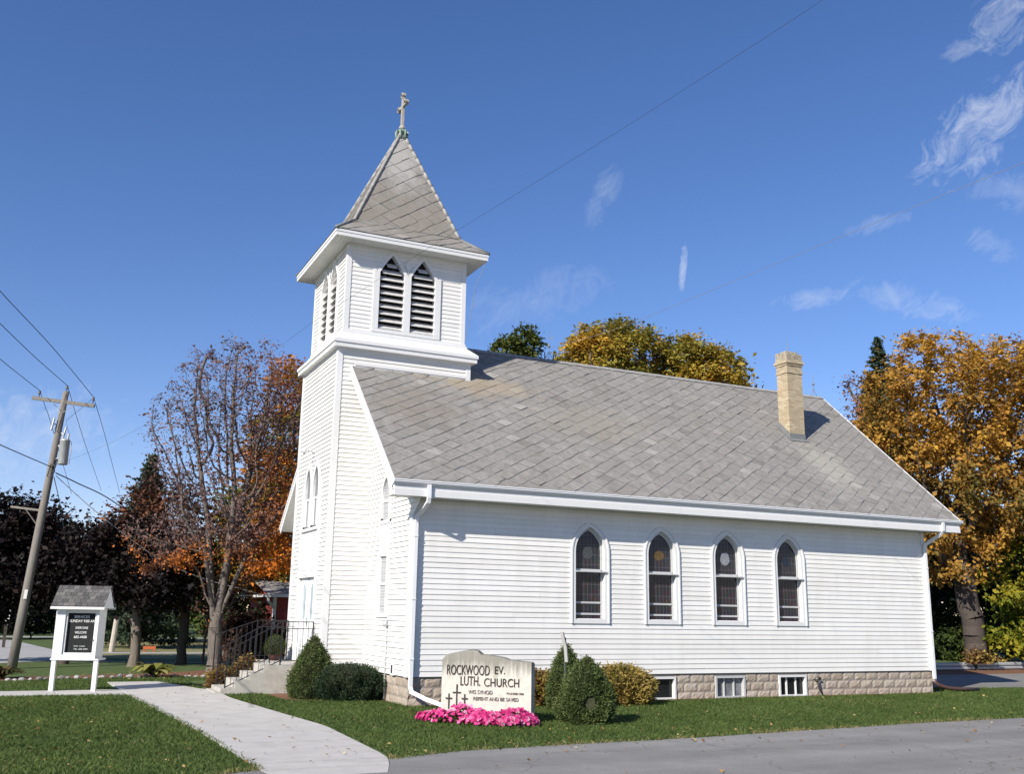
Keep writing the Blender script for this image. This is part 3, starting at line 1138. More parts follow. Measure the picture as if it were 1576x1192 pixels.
basement_window(PS, 6.02, 7.10, -0.09, 0.46, [], TRIM, BLACKGLASS)
basement_window(PS, 8.30, 9.25, -0.09, 0.46, [8.62, 8.93], SASH, mat('curtained_pane', (0.16, 0.17, 0.18), 0.2, noise=0.55, nscale=3.5, spec=0.5))
basement_window(PS, 10.35, 11.29, -0.09, 0.46, [10.66, 10.97], TRIM, BLACKGLASS)
basement_window(PW, 1.48, 2.18, -0.09, 0.41, [], POSTW, BLACKGLASS)

# ---- front windows of the nave: a lancet over a panel over a sash
for cy in (FWY, W - FWY):
    mb = MB()
    w, zs, h = 0.27, 4.72, 0.46
    band(mb, PW, cy, lancet(w + 0.13, zs - 0.05, h + 0.14, 4.06), lancet(w, zs, h, 4.17), 0.052, 0.0, -0.012)
    pbox(mb, PW, (cy - 0.40, cy + 0.40), (4.03, 4.12), (0.0, 0.055))
    pbox(mb, PW, (cy - 0.38, cy + 0.38), (3.36, 4.03), (0.0, 0.034))
    pbox(mb, PW, (cy - 0.30, cy + 0.30), (3.45, 3.95), (0.034, 0.042))
    for a, b in ((cy - 0.42, cy - 0.29), (cy + 0.29, cy + 0.42)):
        pbox(mb, PW, (a, b), (1.83, 3.355), (0.0, 0.052))
    pbox(mb, PW, (cy - 0.29, cy + 0.29), (3.24, 3.355), (-0.09, 0.050))
    pbox(mb, PW, (cy - 0.44, cy + 0.44), (1.80, 1.89), (-0.09, 0.06))
    fr = mb.build('front_window', TRIM, church)
    mb = MB()
    pbox(mb, PW, (cy - 0.27, cy + 0.27), (4.56, 4.62), (-0.01, 0.02))
    pbox(mb, PW, (cy - 0.29, cy + 0.29), (2.55, 2.61), (-0.01, 0.022))
    for a, b in ((cy - 0.29, cy - 0.23), (cy + 0.23, cy + 0.29)):
        pbox(mb, PW, (a, b), (1.89, 3.24), (-0.01, 0.018))
    mb.build_each('sash', TRIM, fr)
    mb = MB()
    fill(mb, PW, cy, lancet(w + 0.02, zs, h, 4.12), -0.006)
    mb.build('pane', PALEGLASS, fr, loc=(0, cy, 4.6))
    mb = MB()
    fill(mb, PW, cy, [(-0.29, 1.89), (-0.29, 3.24), (0.29, 3.24), (0.29, 1.89)], -0.006)
    mb.build('pane', PALEGLASS, fr, loc=(0, cy, 3))

# small vent, conduit and meter on the west wall
mb = MB()
pbox(mb, PW, (0.845, 1.055), (0.51, 0.79), (-0.02, 0.045))
vent = mb.build('wall_vent', TRIM, church)
mb = MB()
pbox(mb, PW, (0.90, 0.985), (0.56, 0.74), (0.046, 0.050))
mb.build('opening', BLACKGLASS, vent)
mb = MB()
mb.tube([PW(1.44, -0.05, 0.04), PW(1.44, 1.60, 0.04)], 0.016, 8)
cond = mb.build('conduit', SASH, church, smooth=True)
mb = MB()
mb.lathe(PW(1.44, 1.58, 0.07), [(0.05, 0), (0.062, 0.02), (0.062, 0.12), (0.03, 0.15)], 12)
mb.build('meter', STEEL, cond, smooth=True)
# garden tap with a coiled hose end
mb = MB()
pts = []
for i in range(15):
    t = i / 14
    pts.append((11.60 + 0.10 * math.sin(t * 7) + 0.16 * t, -0.06 - 0.03 * math.cos(t * 9), 0.40 - 0.02 * math.sin(t * 9) - 0.50 * t * t))
mb.tube(pts, 0.022, 7)
mb.tube([(11.57, 0.0, 0.33), (11.57, -0.07, 0.33), (11.57, -0.08, 0.27)], 0.02, 7)
mb.build('garden_tap', HOSE, church, smooth=True)

# ================================================================== tower
TW = 3.712
TX0, TX1 = -1.042, 2.685
TY0, TY1 = 3.34, 7.052
TCX, TCY = (TX0 + TX1) / 2, (TY0 + TY1) / 2
HX, HY = (TX1 - TX0) / 2, TW / 2
TZ = 8.70
tower = MB()
PTS = frame3((0, TY0, 0), (1, 0, 0), (0, -1, 0))
PTW = frame3((TX0, 0, 0), (0, 1, 0), (-1, 0, 0))
PTN = frame3((0, TY1, 0), (1, 0, 0), (0, 1, 0))
PTE = frame3((TX1, 0, 0), (0, 1, 0), (1, 0, 0))
siding(tower, PTS, ZF, TZ, lambda z: TX0, lambda z: TX1, d=0.021)
dcuts = [rect_cut(TCY - 0.98, TCY + 0.98, -1, 5.2), lancet_cut(TCY - 0.42, 0.46, 5.2, 0.66, 5.2), lancet_cut(TCY + 0.42, 0.46, 5.2, 0.66, 5.2)]
siding(tower, PTW, ZF, TZ, lambda z: TY0, lambda z: TY1, dcuts, d=0.030)
siding(tower, PTN, ZF, TZ, lambda z: TX0, lambda z: TX1)
siding(tower, PTE, 7.0, TZ, lambda z: TY0, lambda z: TY1)
tow = tower.build('tower', WHITE, church, tints=True)
mb = MB()
mb.box((TX0 + 0.002, TY0 + 0.002, G - 0.2), (-0.03, TY1 - 0.002, ZF - 0.003))
mb.build('tower_base', MORTAR, tow)
mb = MB()
for y0, y1, sy in ((TY0 - 0.03, TY0, -1), (TY1, TY1 + 0.03, 1)):
    mb.box((TX0 - 0.044, y0, ZF), (TX0 + 0.10, y1, TZ - 0.002))
    mb.box((TX1 - 0.10, y0, 8.0), (TX1 + 0.03, y1, TZ - 0.002))
mb.box((TX0 - 0.042, TY0 + 0.002, ZF), (TX0, TY0 + 0.11, TZ - 0.002))
mb.box((TX0 - 0.042, TY1 - 0.11, ZF), (TX0, TY1 - 0.002, TZ - 0.002))
# flashing board where the wall meets the roof
ze = zroof(TY0)
mb.box((-0.60, TY0 - 0.032, ze + 0.03), (TX1 + 0.02, TY0 - 0.001, ze + 0.10))
mb.build_each('corner_board', TRIM, tow)
mb = MB()
mb.rings(TCX, TCY, HX, HY, [(0.0, 8.63), (0.035, 8.63), (0.035, 8.70), (0.165, 8.72), (0.165, 8.83), (0.195, 8.845), (0.195, 8.93), (-0.06, 9.165), (-0.06, 9.225), (-0.095, 9.235), (-0.095, 9.30), (-0.16, 9.30)])
mb.build('cornice', TRIM, tow)

# ---- belfry
BI = 0.143
BX0, BX1, BY0, BY1 = TX0 + BI, TX1 - BI, TY0 + BI, TY1 - BI
PBS = frame3((0, BY0, 0), (1, 0, 0), (0, -1, 0))
PBW = frame3((BX0, 0, 0), (0, 1, 0), (-1, 0, 0))
PBN = frame3((0, BY1, 0), (1, 0, 0), (0, 1, 0))
PBE = frame3((BX1, 0, 0), (0, 1, 0), (1, 0, 0))
mb = MB()
LW, LZB, LZS, LH = 0.358, 9.42, 11.03, 0.54
offs = (-0.455, 0.455)


def lcuts(c):
    def head(o):
        def f(z):
            if z <= LZS or z > LZS + LH + 0.05:
                return None
            w = LW * (1 - (z - LZS) / LH) + 0.06
            return (c + o - w, c + o + w)
        return f
    return [rect_cut(c - 0.90, c + 0.90, 9.3, LZS), head(-0.455), head(0.455)]


siding(mb, PBS, 9.28, 11.69, lambda z: BX0, lambda z: BX1, lcuts(TCX))
siding(mb, PBW, 9.28, 11.69, lambda z: BY0, lambda z: BY1, lcuts(TCY), d=0.028)
siding(mb, PBN, 9.28, 11.69, lambda z: BX0, lambda z: BX1)
siding(mb, PBE, 9.28, 11.69, lambda z: BY0, lambda z: BY1)
bel = mb.build('belfry', WHITE, church, tints=True)
mb = MB()
for xa, xb in ((BX0 - 0.040, BX0 + 0.10), (BX1 - 0.10, BX1 + 0.028)):
    mb.box((xa, BY0 - 0.028, 9.302), (xb, BY0, 11.68))
for ya, yb in ((BY0 + 0.002, BY0 + 0.10), (BY1 - 0.10, BY1 - 0.002)):
    mb.box((BX0 - 0.038, ya, 9.302), (BX0, yb, 11.68))
mb.build_each('corner_board', TRIM, bel)
mb = MB()
mb.box((BX0 + 0.35, BY0 + 0.35, 9.3), (BX1 - 0.35, BY1 - 0.35, 11.6))
mb.build('bell_chamber', DARK, bel)


def gothic(w, zs, h, zb):
    """straight sided pointed head with a slight swell"""
    n = 5
    pts = [(-w, zb), (-w, zs)]
    for i in range(1, n + 1):
        t = i / n
        pts.append((-w * (1 - t) - 0.022 * math.sin(math.pi * t), zs + h * t))
    return pts + [(-x, z) for x, z in pts[-2::-1]]


for P, c in ((PBS, TCX), (PBW, TCY)):
    for o_ in offs:
        mb = MB()
        band(mb, P, c + o_, gothic(LW + 0.097, LZS, LH + 0.13, LZB - 0.004), gothic(LW, LZS, LH, LZB), 0.045, 0.0, -0.16)
        side = -1 if o_ < 0 else 1
        ua, ub = (c + side * 0.912, c + side * 0.985)
        pbox(mb, P, (min(ua, ub), max(ua, ub)), (LZB - 0.10, LZS + 0.07), (0.0, 0.046))
        pbox(mb, P, (c + o_ - LW - 0.095, c + o_ + LW + 0.095), (LZB - 0.105, LZB - 0.006), (-0.16, 0.05))
        fr = mb.build('louver_frame', TRIM, bel)
        mb = MB()
        k = 0
        z = LZB + 0.02
        while z < LZS + LH - 0.1:
            zz = z + 0.13
            w = LW - 0.005
            if zz > LZS:
                w = LW * max(0.0, 1 - (zz - LZS) / LH) - 0.012
            if w > 0.03:
                u0, u1 = c + o_ - w, c + o_ + w
                jt = random.uniform(-0.008, 0.008)
                q = [P(u0, z + jt, 0.012), P(u1, z + jt, 0.012), P(u1, z + 0.145 + jt, -0.15), P(u0, z + 0.145 + jt, -0.15)]
                q2 = [P(u0, z + 0.022 + jt, 0.012), P(u1, z + 0.022 + jt, 0.012), P(u1, z + 0.167 + jt, -0.15), P(u0, z + 0.167 + jt, -0.15)]
                mb.hexa(q + q2)
            z += 0.197
        mb.build('louver', LOUVER, fr)
        mb = MB()
        fill(mb, P, c + o_, gothic(LW + 0.02, LZS, LH, LZB - 0.01), -0.162)
        mb.build('dark_opening', DARK, fr)
    mb = MB()
    # the little diamond panel between the two heads
    mb.face([P(c, 11.10, 0.047), P(c - 0.09, 11.32, 0.047), P(c, 11.50, 0.047), P(c + 0.09, 11.32, 0.047)])
    mb.build('spandrel', TRIM, bel)

# ---- spire
SO = 0.375
KI = 0.29
KZ, SZ, AZ = 12.46, 11.905, 16.30
AX, AY = TCX + 0.2, TCY
spire_m = roof_mat('spire_shingle', [((0.0, -1.0, 0.9), (3.0, 3.0, 1.6), (0.205, 0.182, 0.15), 0.6), ((0.0, -0.6, 3.3), (0.9, 1.3, 1.7), (0.37, 0.36, 0.335), 0.7)])
corners_e = [(TX0 - SO, TY0 - SO), (TX1 + SO, TY0 - SO), (TX1 + SO, TY1 + SO), (TX0 - SO, TY1 + SO)]
corners_k = [(TX0 + KI, TY0 + KI), (TX1 - KI, TY0 + KI), (TX1 - KI, TY1 - KI), (TX0 + KI, TY1 - KI)]
mb = MB()
core_mb = MB()
for k in range(4):
    for lowc, zl, upc, zu, sd in ((corners_e, SZ, corners_k, KZ, 30 + k), (corners_k, KZ, None, AZ, 40 + k)):
        a = np.array((*lowc[k], zl))
        b = np.array((*lowc[(k + 1) % 4], zl))
        if upc is None:
            c = d = np.array((AX, AY, zu))
        else:
            c = np.array((*upc[(k + 1) % 4], zu))
            d = np.array((*upc[k], zu))
        U = (b - a) / np.linalg.norm(b - a)
        mid = (c + d) / 2 - a
        S = mid - U * (mid @ U)
        S /= np.linalg.norm(S)
        N = np.cross(U, S)
        out = [((p - a) @ U, (p - a) @ S) for p in ([a, b, c, d] if upc is not None else [a, b, c])]
        tiles(mb, a, U, S, N, out, 0.27, 0.215, seed=sd, lift=0.015)
        core_mb.face([a - N * 0.004, b - N * 0.004, c - N * 0.004] + ([d - N * 0.004] if upc is not None else []))
spire = mb.build('spire', spire_m, church, loc=(TCX, TCY, 12.0), tints=True)
core_mb.build('spire_deck', LEAD, spire)
mb = MB()
for k in range(4):
    a = np.array((*corners_k[k], KZ + 0.02))
    ap = np.array((AX, AY, AZ))
    n = 15
    for i in range(n):
        p = a + (ap - a) * (i / n)
        q = a + (ap - a) * ((i + 1.06) / n)
        mb.tube([p, q], [0.054, 0.048], 8)
mb.build('hip_cap', RIDGEM, spire, smooth=True)
mb = MB()
for k in range(4):
    a, b = np.array((*corners_e[k], SZ + 0.012)), np.array((*corners_k[k], KZ + 0.012))
    mb.tube([a, b], [0.045, 0.04], 7)
    p, q = np.array((*corners_k[k], KZ + 0.008)), np.array((*corners_k[(k + 1) % 4], KZ + 0.008))
    mb.tube([p, q], 0.016, 6)
mb.build('hip_flashing', LEAD, spire, smooth=True)
mb = MB()
mb.rings(TCX, TCY, HX, HY, [(SO - 0.025, 11.72), (SO - 0.025, 11.88), (SO - 0.05, 11.90)])
mb.rings(TCX, TCY, HX, HY, [(SO - 0.012, 11.825), (SO - 0.012, 11.895), (SO - 0.05, 11.898)])
mb.build('spire_fascia', TRIM, spire)
mb = MB()
# ribbed soffit boards running outwards
e = SO - 0.027
x = TCX - HX - e
while x < TCX + HX + e - 0.01:
    xb = min(x + 0.094, TCX + HX + e)
    mb.box((x, TY0 - e, 11.722), (xb, TY0 + BI - 0.02, 11.735))
    mb.box((x, TY1 - BI + 0.02, 11.722), (xb, TY1 + e, 11.735))
    x += 0.10
y = TY0 + BI - 0.018
while y < TY1 - BI:
    yb = min(y + 0.094, TY1 - BI + 0.018)
    mb.box((TX0 - e, y, 11.722), (TX0 + BI - 0.02, yb, 11.735))
    mb.box((TX1 - BI + 0.02, y, 11.722), (TX1 + e, yb, 11.735))
    y += 0.10
mb.build('spire_soffit', SOFFIT, spire)
mb = MB()
mb.rings(TCX, TCY, HX - BI, HY - BI, [(0.0, 11.62), (0.022, 11.62), (0.022, 11.721)])
mb.build('frieze_board', TRIM, bel)
mb = MB()
mb.lathe((AX, AY, AZ - 0.30), [(0.17, 0), (0.14, 0.12), (0.125, 0.2), (0.15, 0.24), (0.13, 0.32), (0.07, 0.38), (0.06, 0.42)], 8)
for k in range(8):
    t = 2 * math.pi * k / 8 + 0.3
    mb.tube([(AX + 0.15 * math.cos(t), AY + 0.15 * math.sin(t), AZ - 0.08), (AX + 0.18 * math.cos(t), AY + 0.18 * math.sin(t), AZ - 0.02), (AX + 0.18 * math.cos(t), AY + 0.18 * math.sin(t), AZ - 0.32)], [0.03, 0.035, 0.015], 5)
cap = mb.build('spire_cap', COPPER, spire, smooth=True)
mb = MB()
z0, zt = AZ + 0.08, 17.50
mb.bar((AX, AY, z0), (AX, AY, zt), 0.075, 0.11, up=(0, 1, 0))
mb.bar((AX, AY - 0.30, 17.14), (AX, AY + 0.30, 17.14), 0.07, 0.10, up=(0, 0, 1))
for p in ((0, -0.30, 17.14), (0, 0.30, 17.14), (0, 0, zt)):
    for dy, dz in ((0, 0), (0.05, 0.0), (-0.05, 0), (0, 0.05), (0, -0.05)):
        c = np.array((AX, AY + p[1] + dy, p[2] + dz))
        mb.tube([c - (0.055, 0, 0), c + (0.055, 0, 0)], 0.05, 10)
mb.lathe((AX, AY, z0), [(0.10, 0), (0.09, 0.06), (0.06, 0.1)], 8)
mb.build('cross', CROSSM, church)

GREYPANE = mat('grey_storm_pane', (0.13, 0.135, 0.14), 0.12, noise=0.2, nscale=3, spec=0.5)
# ---- tower front: window pair, panel, doors
mb = MB()
w, zs, h = 0.27, 5.18, 0.58
for o_ in (-0.42, 0.42):
    band(mb, PTW, TCY + o_, lancet(w + 0.15, zs, h + 0.15, 4.06), lancet(w, zs, h, 4.16), 0.052, 0.0, -0.025)
for a, b in ((TCY - 1.0, TCY - 0.84), (TCY + 0.84, TCY + 1.0)):
    pbox(mb, PTW, (a, b), (ZF + 0.08, 5.30), (-0.10, 0.054))
pbox(mb, PTW, (TCY - 0.84, TCY + 0.84), (4.02, 4.10), (-0.1, 0.07))
pbox(mb, PTW, (TCY - 0.84, TCY + 0.84), (2.88, 4.02), (-0.05, 0.015))
for a, b in ((TCY - 0.75, TCY - 0.06), (TCY + 0.06, TCY + 0.75)):
    pbox(mb, PTW, (a, b), (2.98, 3.92), (0.015, 0.026))
pbox(mb, PTW, (TCY - 0.92, TCY + 0.92), (2.78, 2.88), (-0.1, 0.06))
fr = mb.build('tower_window', TRIM, church)
mb = MB()
for o_ in (-0.42, 0.42):
    pbox(mb, PTW, (TCY + o_ - w, TCY + o_ + w), (4.86, 4.92), (-0.022, 0.012))
    pbox(mb, PTW, (TCY + o_ - w, TCY + o_ - w + 0.05), (4.16, 4.86), (-0.022, 0.004))
    pbox(mb, PTW, (TCY + o_ + w - 0.05, TCY + o_ + w), (4.16, 4.86), (-0.022, 0.004))
    pbox(mb, PTW, (TCY + o_ - 0.02, TCY + o_ + 0.02), (4.16, 4.86), (-0.022, 0.002))
mb.build_each('sash', TRIM, fr)
mb = MB()
for o_ in (-0.42, 0.42):
    fill(mb, PTW, TCY + o_, lancet(w + 0.02, zs, h, 4.12), -0.018)
    mb.build('pane', GREYPANE, fr)
    mb = MB()
dz0, dz1 = 0.60, 2.78
for o_ in (-0.42, 0.42):
    mb = MB()
    cy = TCY + o_
    a, b = cy - 0.415, cy + 0.415
    inner = lancet(0.20, 2.32, 0.30, 1.70)
    # the leaf as a frame round its lancet light
    outer = [(-0.415, dz0)] + [(-0.415, dz0 + 0.1)] + [(-0.415 + 0.83 * i / 16, dz1 - 0.01) for i in range(17)] + [(0.415, dz0 + 0.1), (0.415, dz0)]
    inn = lancet(0.20, 2.32, 0.30, 1.70, 9)
    n_in = len(inn)
    outer2 = []
    for i in range(n_in):
        t = i / (n_in - 1)
        outer2.append((-0.415, 1.60) if i == 0 else (0.415, 1.60) if i == n_in - 1 else ((-0.415, 2.32) if i == 1 else ((0.415, 2.32) if i == n_in - 2 else (-0.415 + 0.83 * (i - 1) / (n_in - 3), dz1 - 0.01))))
    band(mb, PTW, cy, outer2, inn, -0.03, -0.06, -0.055)
    pbox(mb, PTW, (a, b), (dz0 + 0.005, 1.70), (-0.075, -0.0302))
    pbox(mb, PTW, (cy - 0.27, cy + 0.27), (dz0 + 0.18, 1.50), (-0.03, -0.018))
    pbox(mb, PTW, (a, b), (dz0 + 0.005, dz0 + 0.14), (-0.03, -0.02))
    d_ = mb.build('door', DOORM, church)
    mb = MB()
    fill(mb, PTW, cy, lancet(0.215, 2.32, 0.30, 1.69), -0.040)
    mb.build('pane', PALEPANE, d_)
    if o_ < 0:
        mb = MB()
        pbox(mb, PTW, (cy + 0.33, cy + 0.38), (1.50, 1.76), (-0.03, -0.012))
        mb.tube([PTW(cy + 0.355, 1.62, -0.02), PTW(cy + 0.355, 1.62, 0.03), PTW(cy + 0.30, 1.62, 0.035)], 0.014, 6)
        mb.build('handle', COPPER, d_)
mb = MB()
pbox(mb, PTW, (TCY - 0.95, TCY + 0.95), (ZF + 0.0, dz0), (-0.12, 0.05))
mb.build('threshold', CONCDK, church)
mb = MB()
mb.tube([PTW(TCY + 0.05, 6.12, 0.0), PTW(TCY + 0.05, 6.20, 0.12), PTW(TCY + 0.05, 6.21, 0.26), PTW(TCY + 0.05, 6.13, 0.33)], [0.02, 0.02, 0.025, 0.05], 8)
mb.build('lamp_arm', SASH, church, smooth=True)

# ---- chimney
mb = MB()
CX0, CX1, CY0, CY1 = 13.20, 13.80, 2.361, 2.85
ccx, ccy = (CX0 + CX1) / 2, (CY0 + CY1) / 2
hx, hy = (CX1 - CX0) / 2, (CY1 - CY0) / 2
mb.box((CX0, CY0, 6.9), (CX1, CY1, 9.53))
mb.rings(ccx, ccy, hx, hy, [(0.0, 9.53), (0.025, 9.53), (0.025, 9.60), (0.004, 9.60), (0.004, 9.78), (0.03, 9.78), (0.03, 9.85), (0.06, 9.85), (0.06, 9.93), (0.03, 9.93), (0.03, 9.97)])
chim = mb.build('chimney', BRICK, church)
mb = MB()
rg = np.random.default_rng(4)
for i in range(4):
    for j in range(3):
        for k in range(4):
            if k == 3 and rg.random() < 0.35:
                continue
            if 0 < i < 3 and j == 1:
                continue
            bx, by = CX0 - 0.02 + (CX1 - CX0 + 0.04) * i / 4, CY0 - 0.02 + (CY1 - CY0 + 0.04) * j / 3
            jx, jy = rg.uniform(-0.008, 0.008, 2)
            mb.box((bx + 0.004 + jx, by + 0.004 + jy, 9.972 + k * 0.068), (bx + 0.155 + jx, by + 0.17 + jy, 9.972 + k * 0.068 + 0.063))
mb.build('chimney_cap', CROWNBRICK, chim)
mb = MB()
t = 0.012


def fz(y):
    return zroof(y)


q = [(CX0 - t, CY0 - t), (CX1 + t, CY0 - t), (CX1 + t, CY1 + t), (CX0 - t, CY1 + t)]
for k in range(4):
    a, b = q[k], q[(k + 1) % 4]
    mb.face([(*a, fz(a[1]) - 0.02), (*b, fz(b[1]) - 0.02), (*b, fz(b[1]) + 0.20), (*a, fz(a[1]) + 0.20)])
mb.obox((0, CY0 - 0.012, fz(CY0) + 0.018), (1, 0, 0), su, sn, (CX0 - 0.10, CX1 + 0.10), (-0.14, 0.01), (0.0, 0.008))
mb.obox((0, CY0 - 0.012, fz(CY0) + 0.018), (1, 0, 0), su, sn, (CX0 - 0.10, CX0 - 0.002), (0.0, 0.75), (0.0, 0.008))
mb.build('flashing', LEAD, chim)

# ---- lightning rods on the ridge
for x, hgt, ins in ((5.98, 0.95, True), (16.55, 0.85, False)):
    mb = MB()
    mb.tube([(x, W / 2, RZ), (x, W / 2, RZ + hgt)], [0.012, 0.006], 6)
    mb.lathe((x, W / 2, RZ + 0.40), [(0.01, 0), (0.045, 0.03), (0.05, 0.06), (0.035, 0.09), (0.01, 0.11)], 8)
    for d in (-0.16, 0.16):
        mb.tube([(x + d, W / 2, RZ), (x, W / 2, RZ + 0.30)], 0.008, 5)
    if ins:
        for d in (-0.32, -0.2, 0.1):
            mb.tube([(x + d, W / 2 - 0.1, RZ - 0.05), (x + d, W / 2 - 0.1, RZ + 0.22)], 0.02, 6)
    mb.build('lightning_rod', LEAD, church)
mb = MB()
mb.tube([(13.4, 2.5, 10.2), (13.4, 2.5, 10.75)], [0.012, 0.006], 6)
mb.build('lightning_rod', LEAD, church)
# cable down the belfry corner
mb = MB()
mb.tube([(TX1 + SO - 0.05, TY0 - SO + 0.05, 11.75), (TX1 + 0.05, TY0 - 0.12, 10.9), (TX1 + 0.01, TY0 - 0.05, 10.3), (BX1 + 0.04, BY0 - 0.02, 9.35)], 0.008, 5)
mb.build('lightning_cable', LEAD, bel)

# ================================================================== ground, paths and roads
def sheet(name, pts, z, material, thick=0.0):
    mb = MB()
    mb.face([(x, y, z) for x, y in pts])
    o = mb.build(name, material)
    return tag(o, kind='structure')


LAWNM = mat('lawn_soil_and_turf', (0.066, 0.102, 0.027), 0.95, noise=0.35, nscale=3.0, second=(0.085, 0.105, 0.035), sscale=0.45, samt=0.55, bump=0.7, bscale=35)
ASPH = mat('worn_asphalt', (0.212, 0.208, 0.198), 0.9, noise=0.14, nscale=1.2, second=(0.168, 0.164, 0.155), sscale=0.5, samt=0.55, bump=0.3, bscale=160)


def crack_asphalt(m):
    t = m.node_tree
    N, Lk = t.nodes, t.links
    b = N['Principled BSDF']
    src = b.inputs['Base Color'].links[0].from_socket
    tc = N.new('ShaderNodeTexCoord')
    wob = N.new('ShaderNodeTexNoise')
    wob.inputs['Scale'].default_value = 1.3
    wob.inputs['Detail'].default_value = 5
    Lk.new(tc.outputs['Object'], wob.inputs['Vector'])
    sc_ = N.new('ShaderNodeVectorMath')
    sc_.operation = 'SCALE'
    sc_.inputs['Scale'].default_value = 0.9
    Lk.new(wob.outputs['Color'], sc_.inputs[0])
    ad = N.new('ShaderNodeVectorMath')
    Lk.new(tc.outputs['Object'], ad.inputs[0])
    Lk.new(sc_.outputs[0], ad.inputs[1])
    vo = N.new('ShaderNodeTexVoronoi')
    vo.feature = 'DISTANCE_TO_EDGE'
    vo.inputs['Scale'].default_value = 0.34
    Lk.new(ad.outputs[0], vo.inputs['Vector'])
    mr = N.new('ShaderNodeMapRange')
    mr.inputs['From Min'].default_value = 0.002
    mr.inputs['From Max'].default_value = 0.008
    mr.inputs['To Min'].default_value = 0.74
    mr.inputs['To Max'].default_value = 1.0
    Lk.new(vo.outputs['Distance'], mr.inputs['Value'])
    # tyre worn bands running along the drive, and stone chips
    mp = N.new('ShaderNodeMapping')
    mp.inputs['Scale'].default_value = (0.06, 0.9, 1)
    mp.inputs['Rotation'].default_value = (0, 0, -0.09)
    Lk.new(tc.outputs['Object'], mp.inputs['Vector'])
    bn = N.new('ShaderNodeTexNoise')
    bn.inputs['Scale'].default_value = 1.0
    bn.inputs['Detail'].default_value = 4
    Lk.new(mp.outputs['Vector'], bn.inputs['Vector'])
    m2 = N.new('ShaderNodeMapRange')
    m2.inputs['From Min'].default_value = 0.35
    m2.inputs['From Max'].default_value = 0.68
    m2.inputs['To Min'].default_value = 0.86
    m2.inputs['To Max'].default_value = 1.14
    Lk.new(bn.outputs['Fac'], m2.inputs['Value'])
    gn = N.new('ShaderNodeTexNoise')
    gn.inputs['Scale'].default_value = 55.0
    gn.inputs['Detail'].default_value = 3
    Lk.new(tc.outputs['Object'], gn.inputs['Vector'])
    m3 = N.new('ShaderNodeMapRange')
    m3.inputs['From Min'].default_value = 0.3
    m3.inputs['From Max'].default_value = 0.75
    m3.inputs['To Min'].default_value = 0.84
    m3.inputs['To Max'].default_value = 1.2
    Lk.new(gn.outputs['Fac'], m3.inputs['Value'])
    k = None
    for o_ in (mr, m2, m3):
        if k is None:
            k = o_.outputs[0]
            continue
        mu = N.new('ShaderNodeMath')
        mu.operation = 'MULTIPLY'
        Lk.new(k, mu.inputs[0])
        Lk.new(o_.outputs[0], mu.inputs[1])
        k = mu.outputs[0]
    vm = N.new('ShaderNodeVectorMath')
    vm.operation = 'SCALE'
    Lk.new(src, vm.inputs[0])
    Lk.new(k, vm.inputs['Scale'])
    Lk.new(vm.outputs[0], b.inputs['Base Color'])


crack_asphalt(ASPH)
ROADM = mat('pale_road', (0.34, 0.335, 0.33), 0.9, noise=0.1, nscale=0.8, bump=0.2, bscale=80)
MULCH = mat('mulch_and_leaves', (0.17, 0.085, 0.05), 0.95, noise=0.45, nscale=14, bump=0.9, bscale=40)
DRYGRASS = mat('dry_field_grass', (0.20, 0.19, 0.085), 0.95, noise=0.3, nscale=2, second=(0.12, 0.14, 0.05), sscale=0.2, samt=0.7)

sheet('ground', [(-500, -300), (700, -300), (700, 900), (-500, 900)], G, LAWNM)
EDGE = [(-60, -9.3), (-9, -8.75), (-5.67, -8.2), (-4.78, -7.88), (-2.9, -7.49), (-1.74, -7.05), (-0.62, -6.96), (0.58, -6.87), (1.83, -6.84), (3.22, -6.74),
        (4.81, -6.54), (6.47, -6.41), (8.39, -6.18), (10.3, -6.11), (11.9, -6.04), (20, -5.6), (80, -3)]
sheet('driveway', EDGE + [(80, -80), (-60, -80)], G + 0.006, ASPH)
sheet('parking_lot', [(16.6, 1.9), (17.5, 1.41), (18.4, 0.75), (20.06, 0.3), (40, -1.2), (70, -2), (70, 6.7), (23.5, 6.7), (16.6, 6.7)], G + 0.006, ASPH)
sheet('leaf_strip', [(16.6, 6.7), (23.5, 6.7), (70, 6.7), (70, 10.6), (16.6, 10.6)], G + 0.004, MULCH)
sheet('road', [(-60, 17.0), (-8.4, 19.2), (-6.4, 21.2), (-5.7, 24), (-6.6, 33), (-8.5, 47), (-60, 62)], G + 0.006, ROADM)
sheet('cross_street', [(-60, 66), (-8, 52), (14, 49.5), (14, 51), (-6, 54), (-60, 70)], G + 0.005, ROADM)
sheet('field', [(-5.4, 22.6), (14, 20.5), (30, 48), (-6, 48)], G + 0.004, DRYGRASS)
sheet('kerb_strip', [(-6.6, 21.0), (-2.9, 18.7), (9, 17.6), (9, 17.95), (-2.9, 19.05), (-6.2, 21.4)], G + 0.010, CONC)
sheet('field_path', [(-5.3, 27.2), (14, 26.0), (14, 27.0), (-5.2, 28.6)], G + 0.008, ROADM)
sheet('mulch_bed', [(-9.5, 9.9), (-7.9, 9.75), (-6.5, 10.45), (-3.4, 10.75), (-1.2, 9.9), (-0.3, 9.85), (-0.2, 12.6), (-2.2, 13.9), (-3.8, 12.6), (-6.5, 11.7), (-9.5, 11.4)], G + 0.006, MULCH)
sheet('foundation_soil', [(-0.06, -0.32), (16.3, -0.26), (16.3, 0.05), (-0.06, 0.05)], G + 0.004, MULCH)
sheet('front_soil', [(-2.15, 2.1), (-0.9, 1.6), (-0.03, 1.1), (-0.03, 3.3), (-1.0, 4.2), (-2.2, 3.9)], G + 0.004, MULCH)

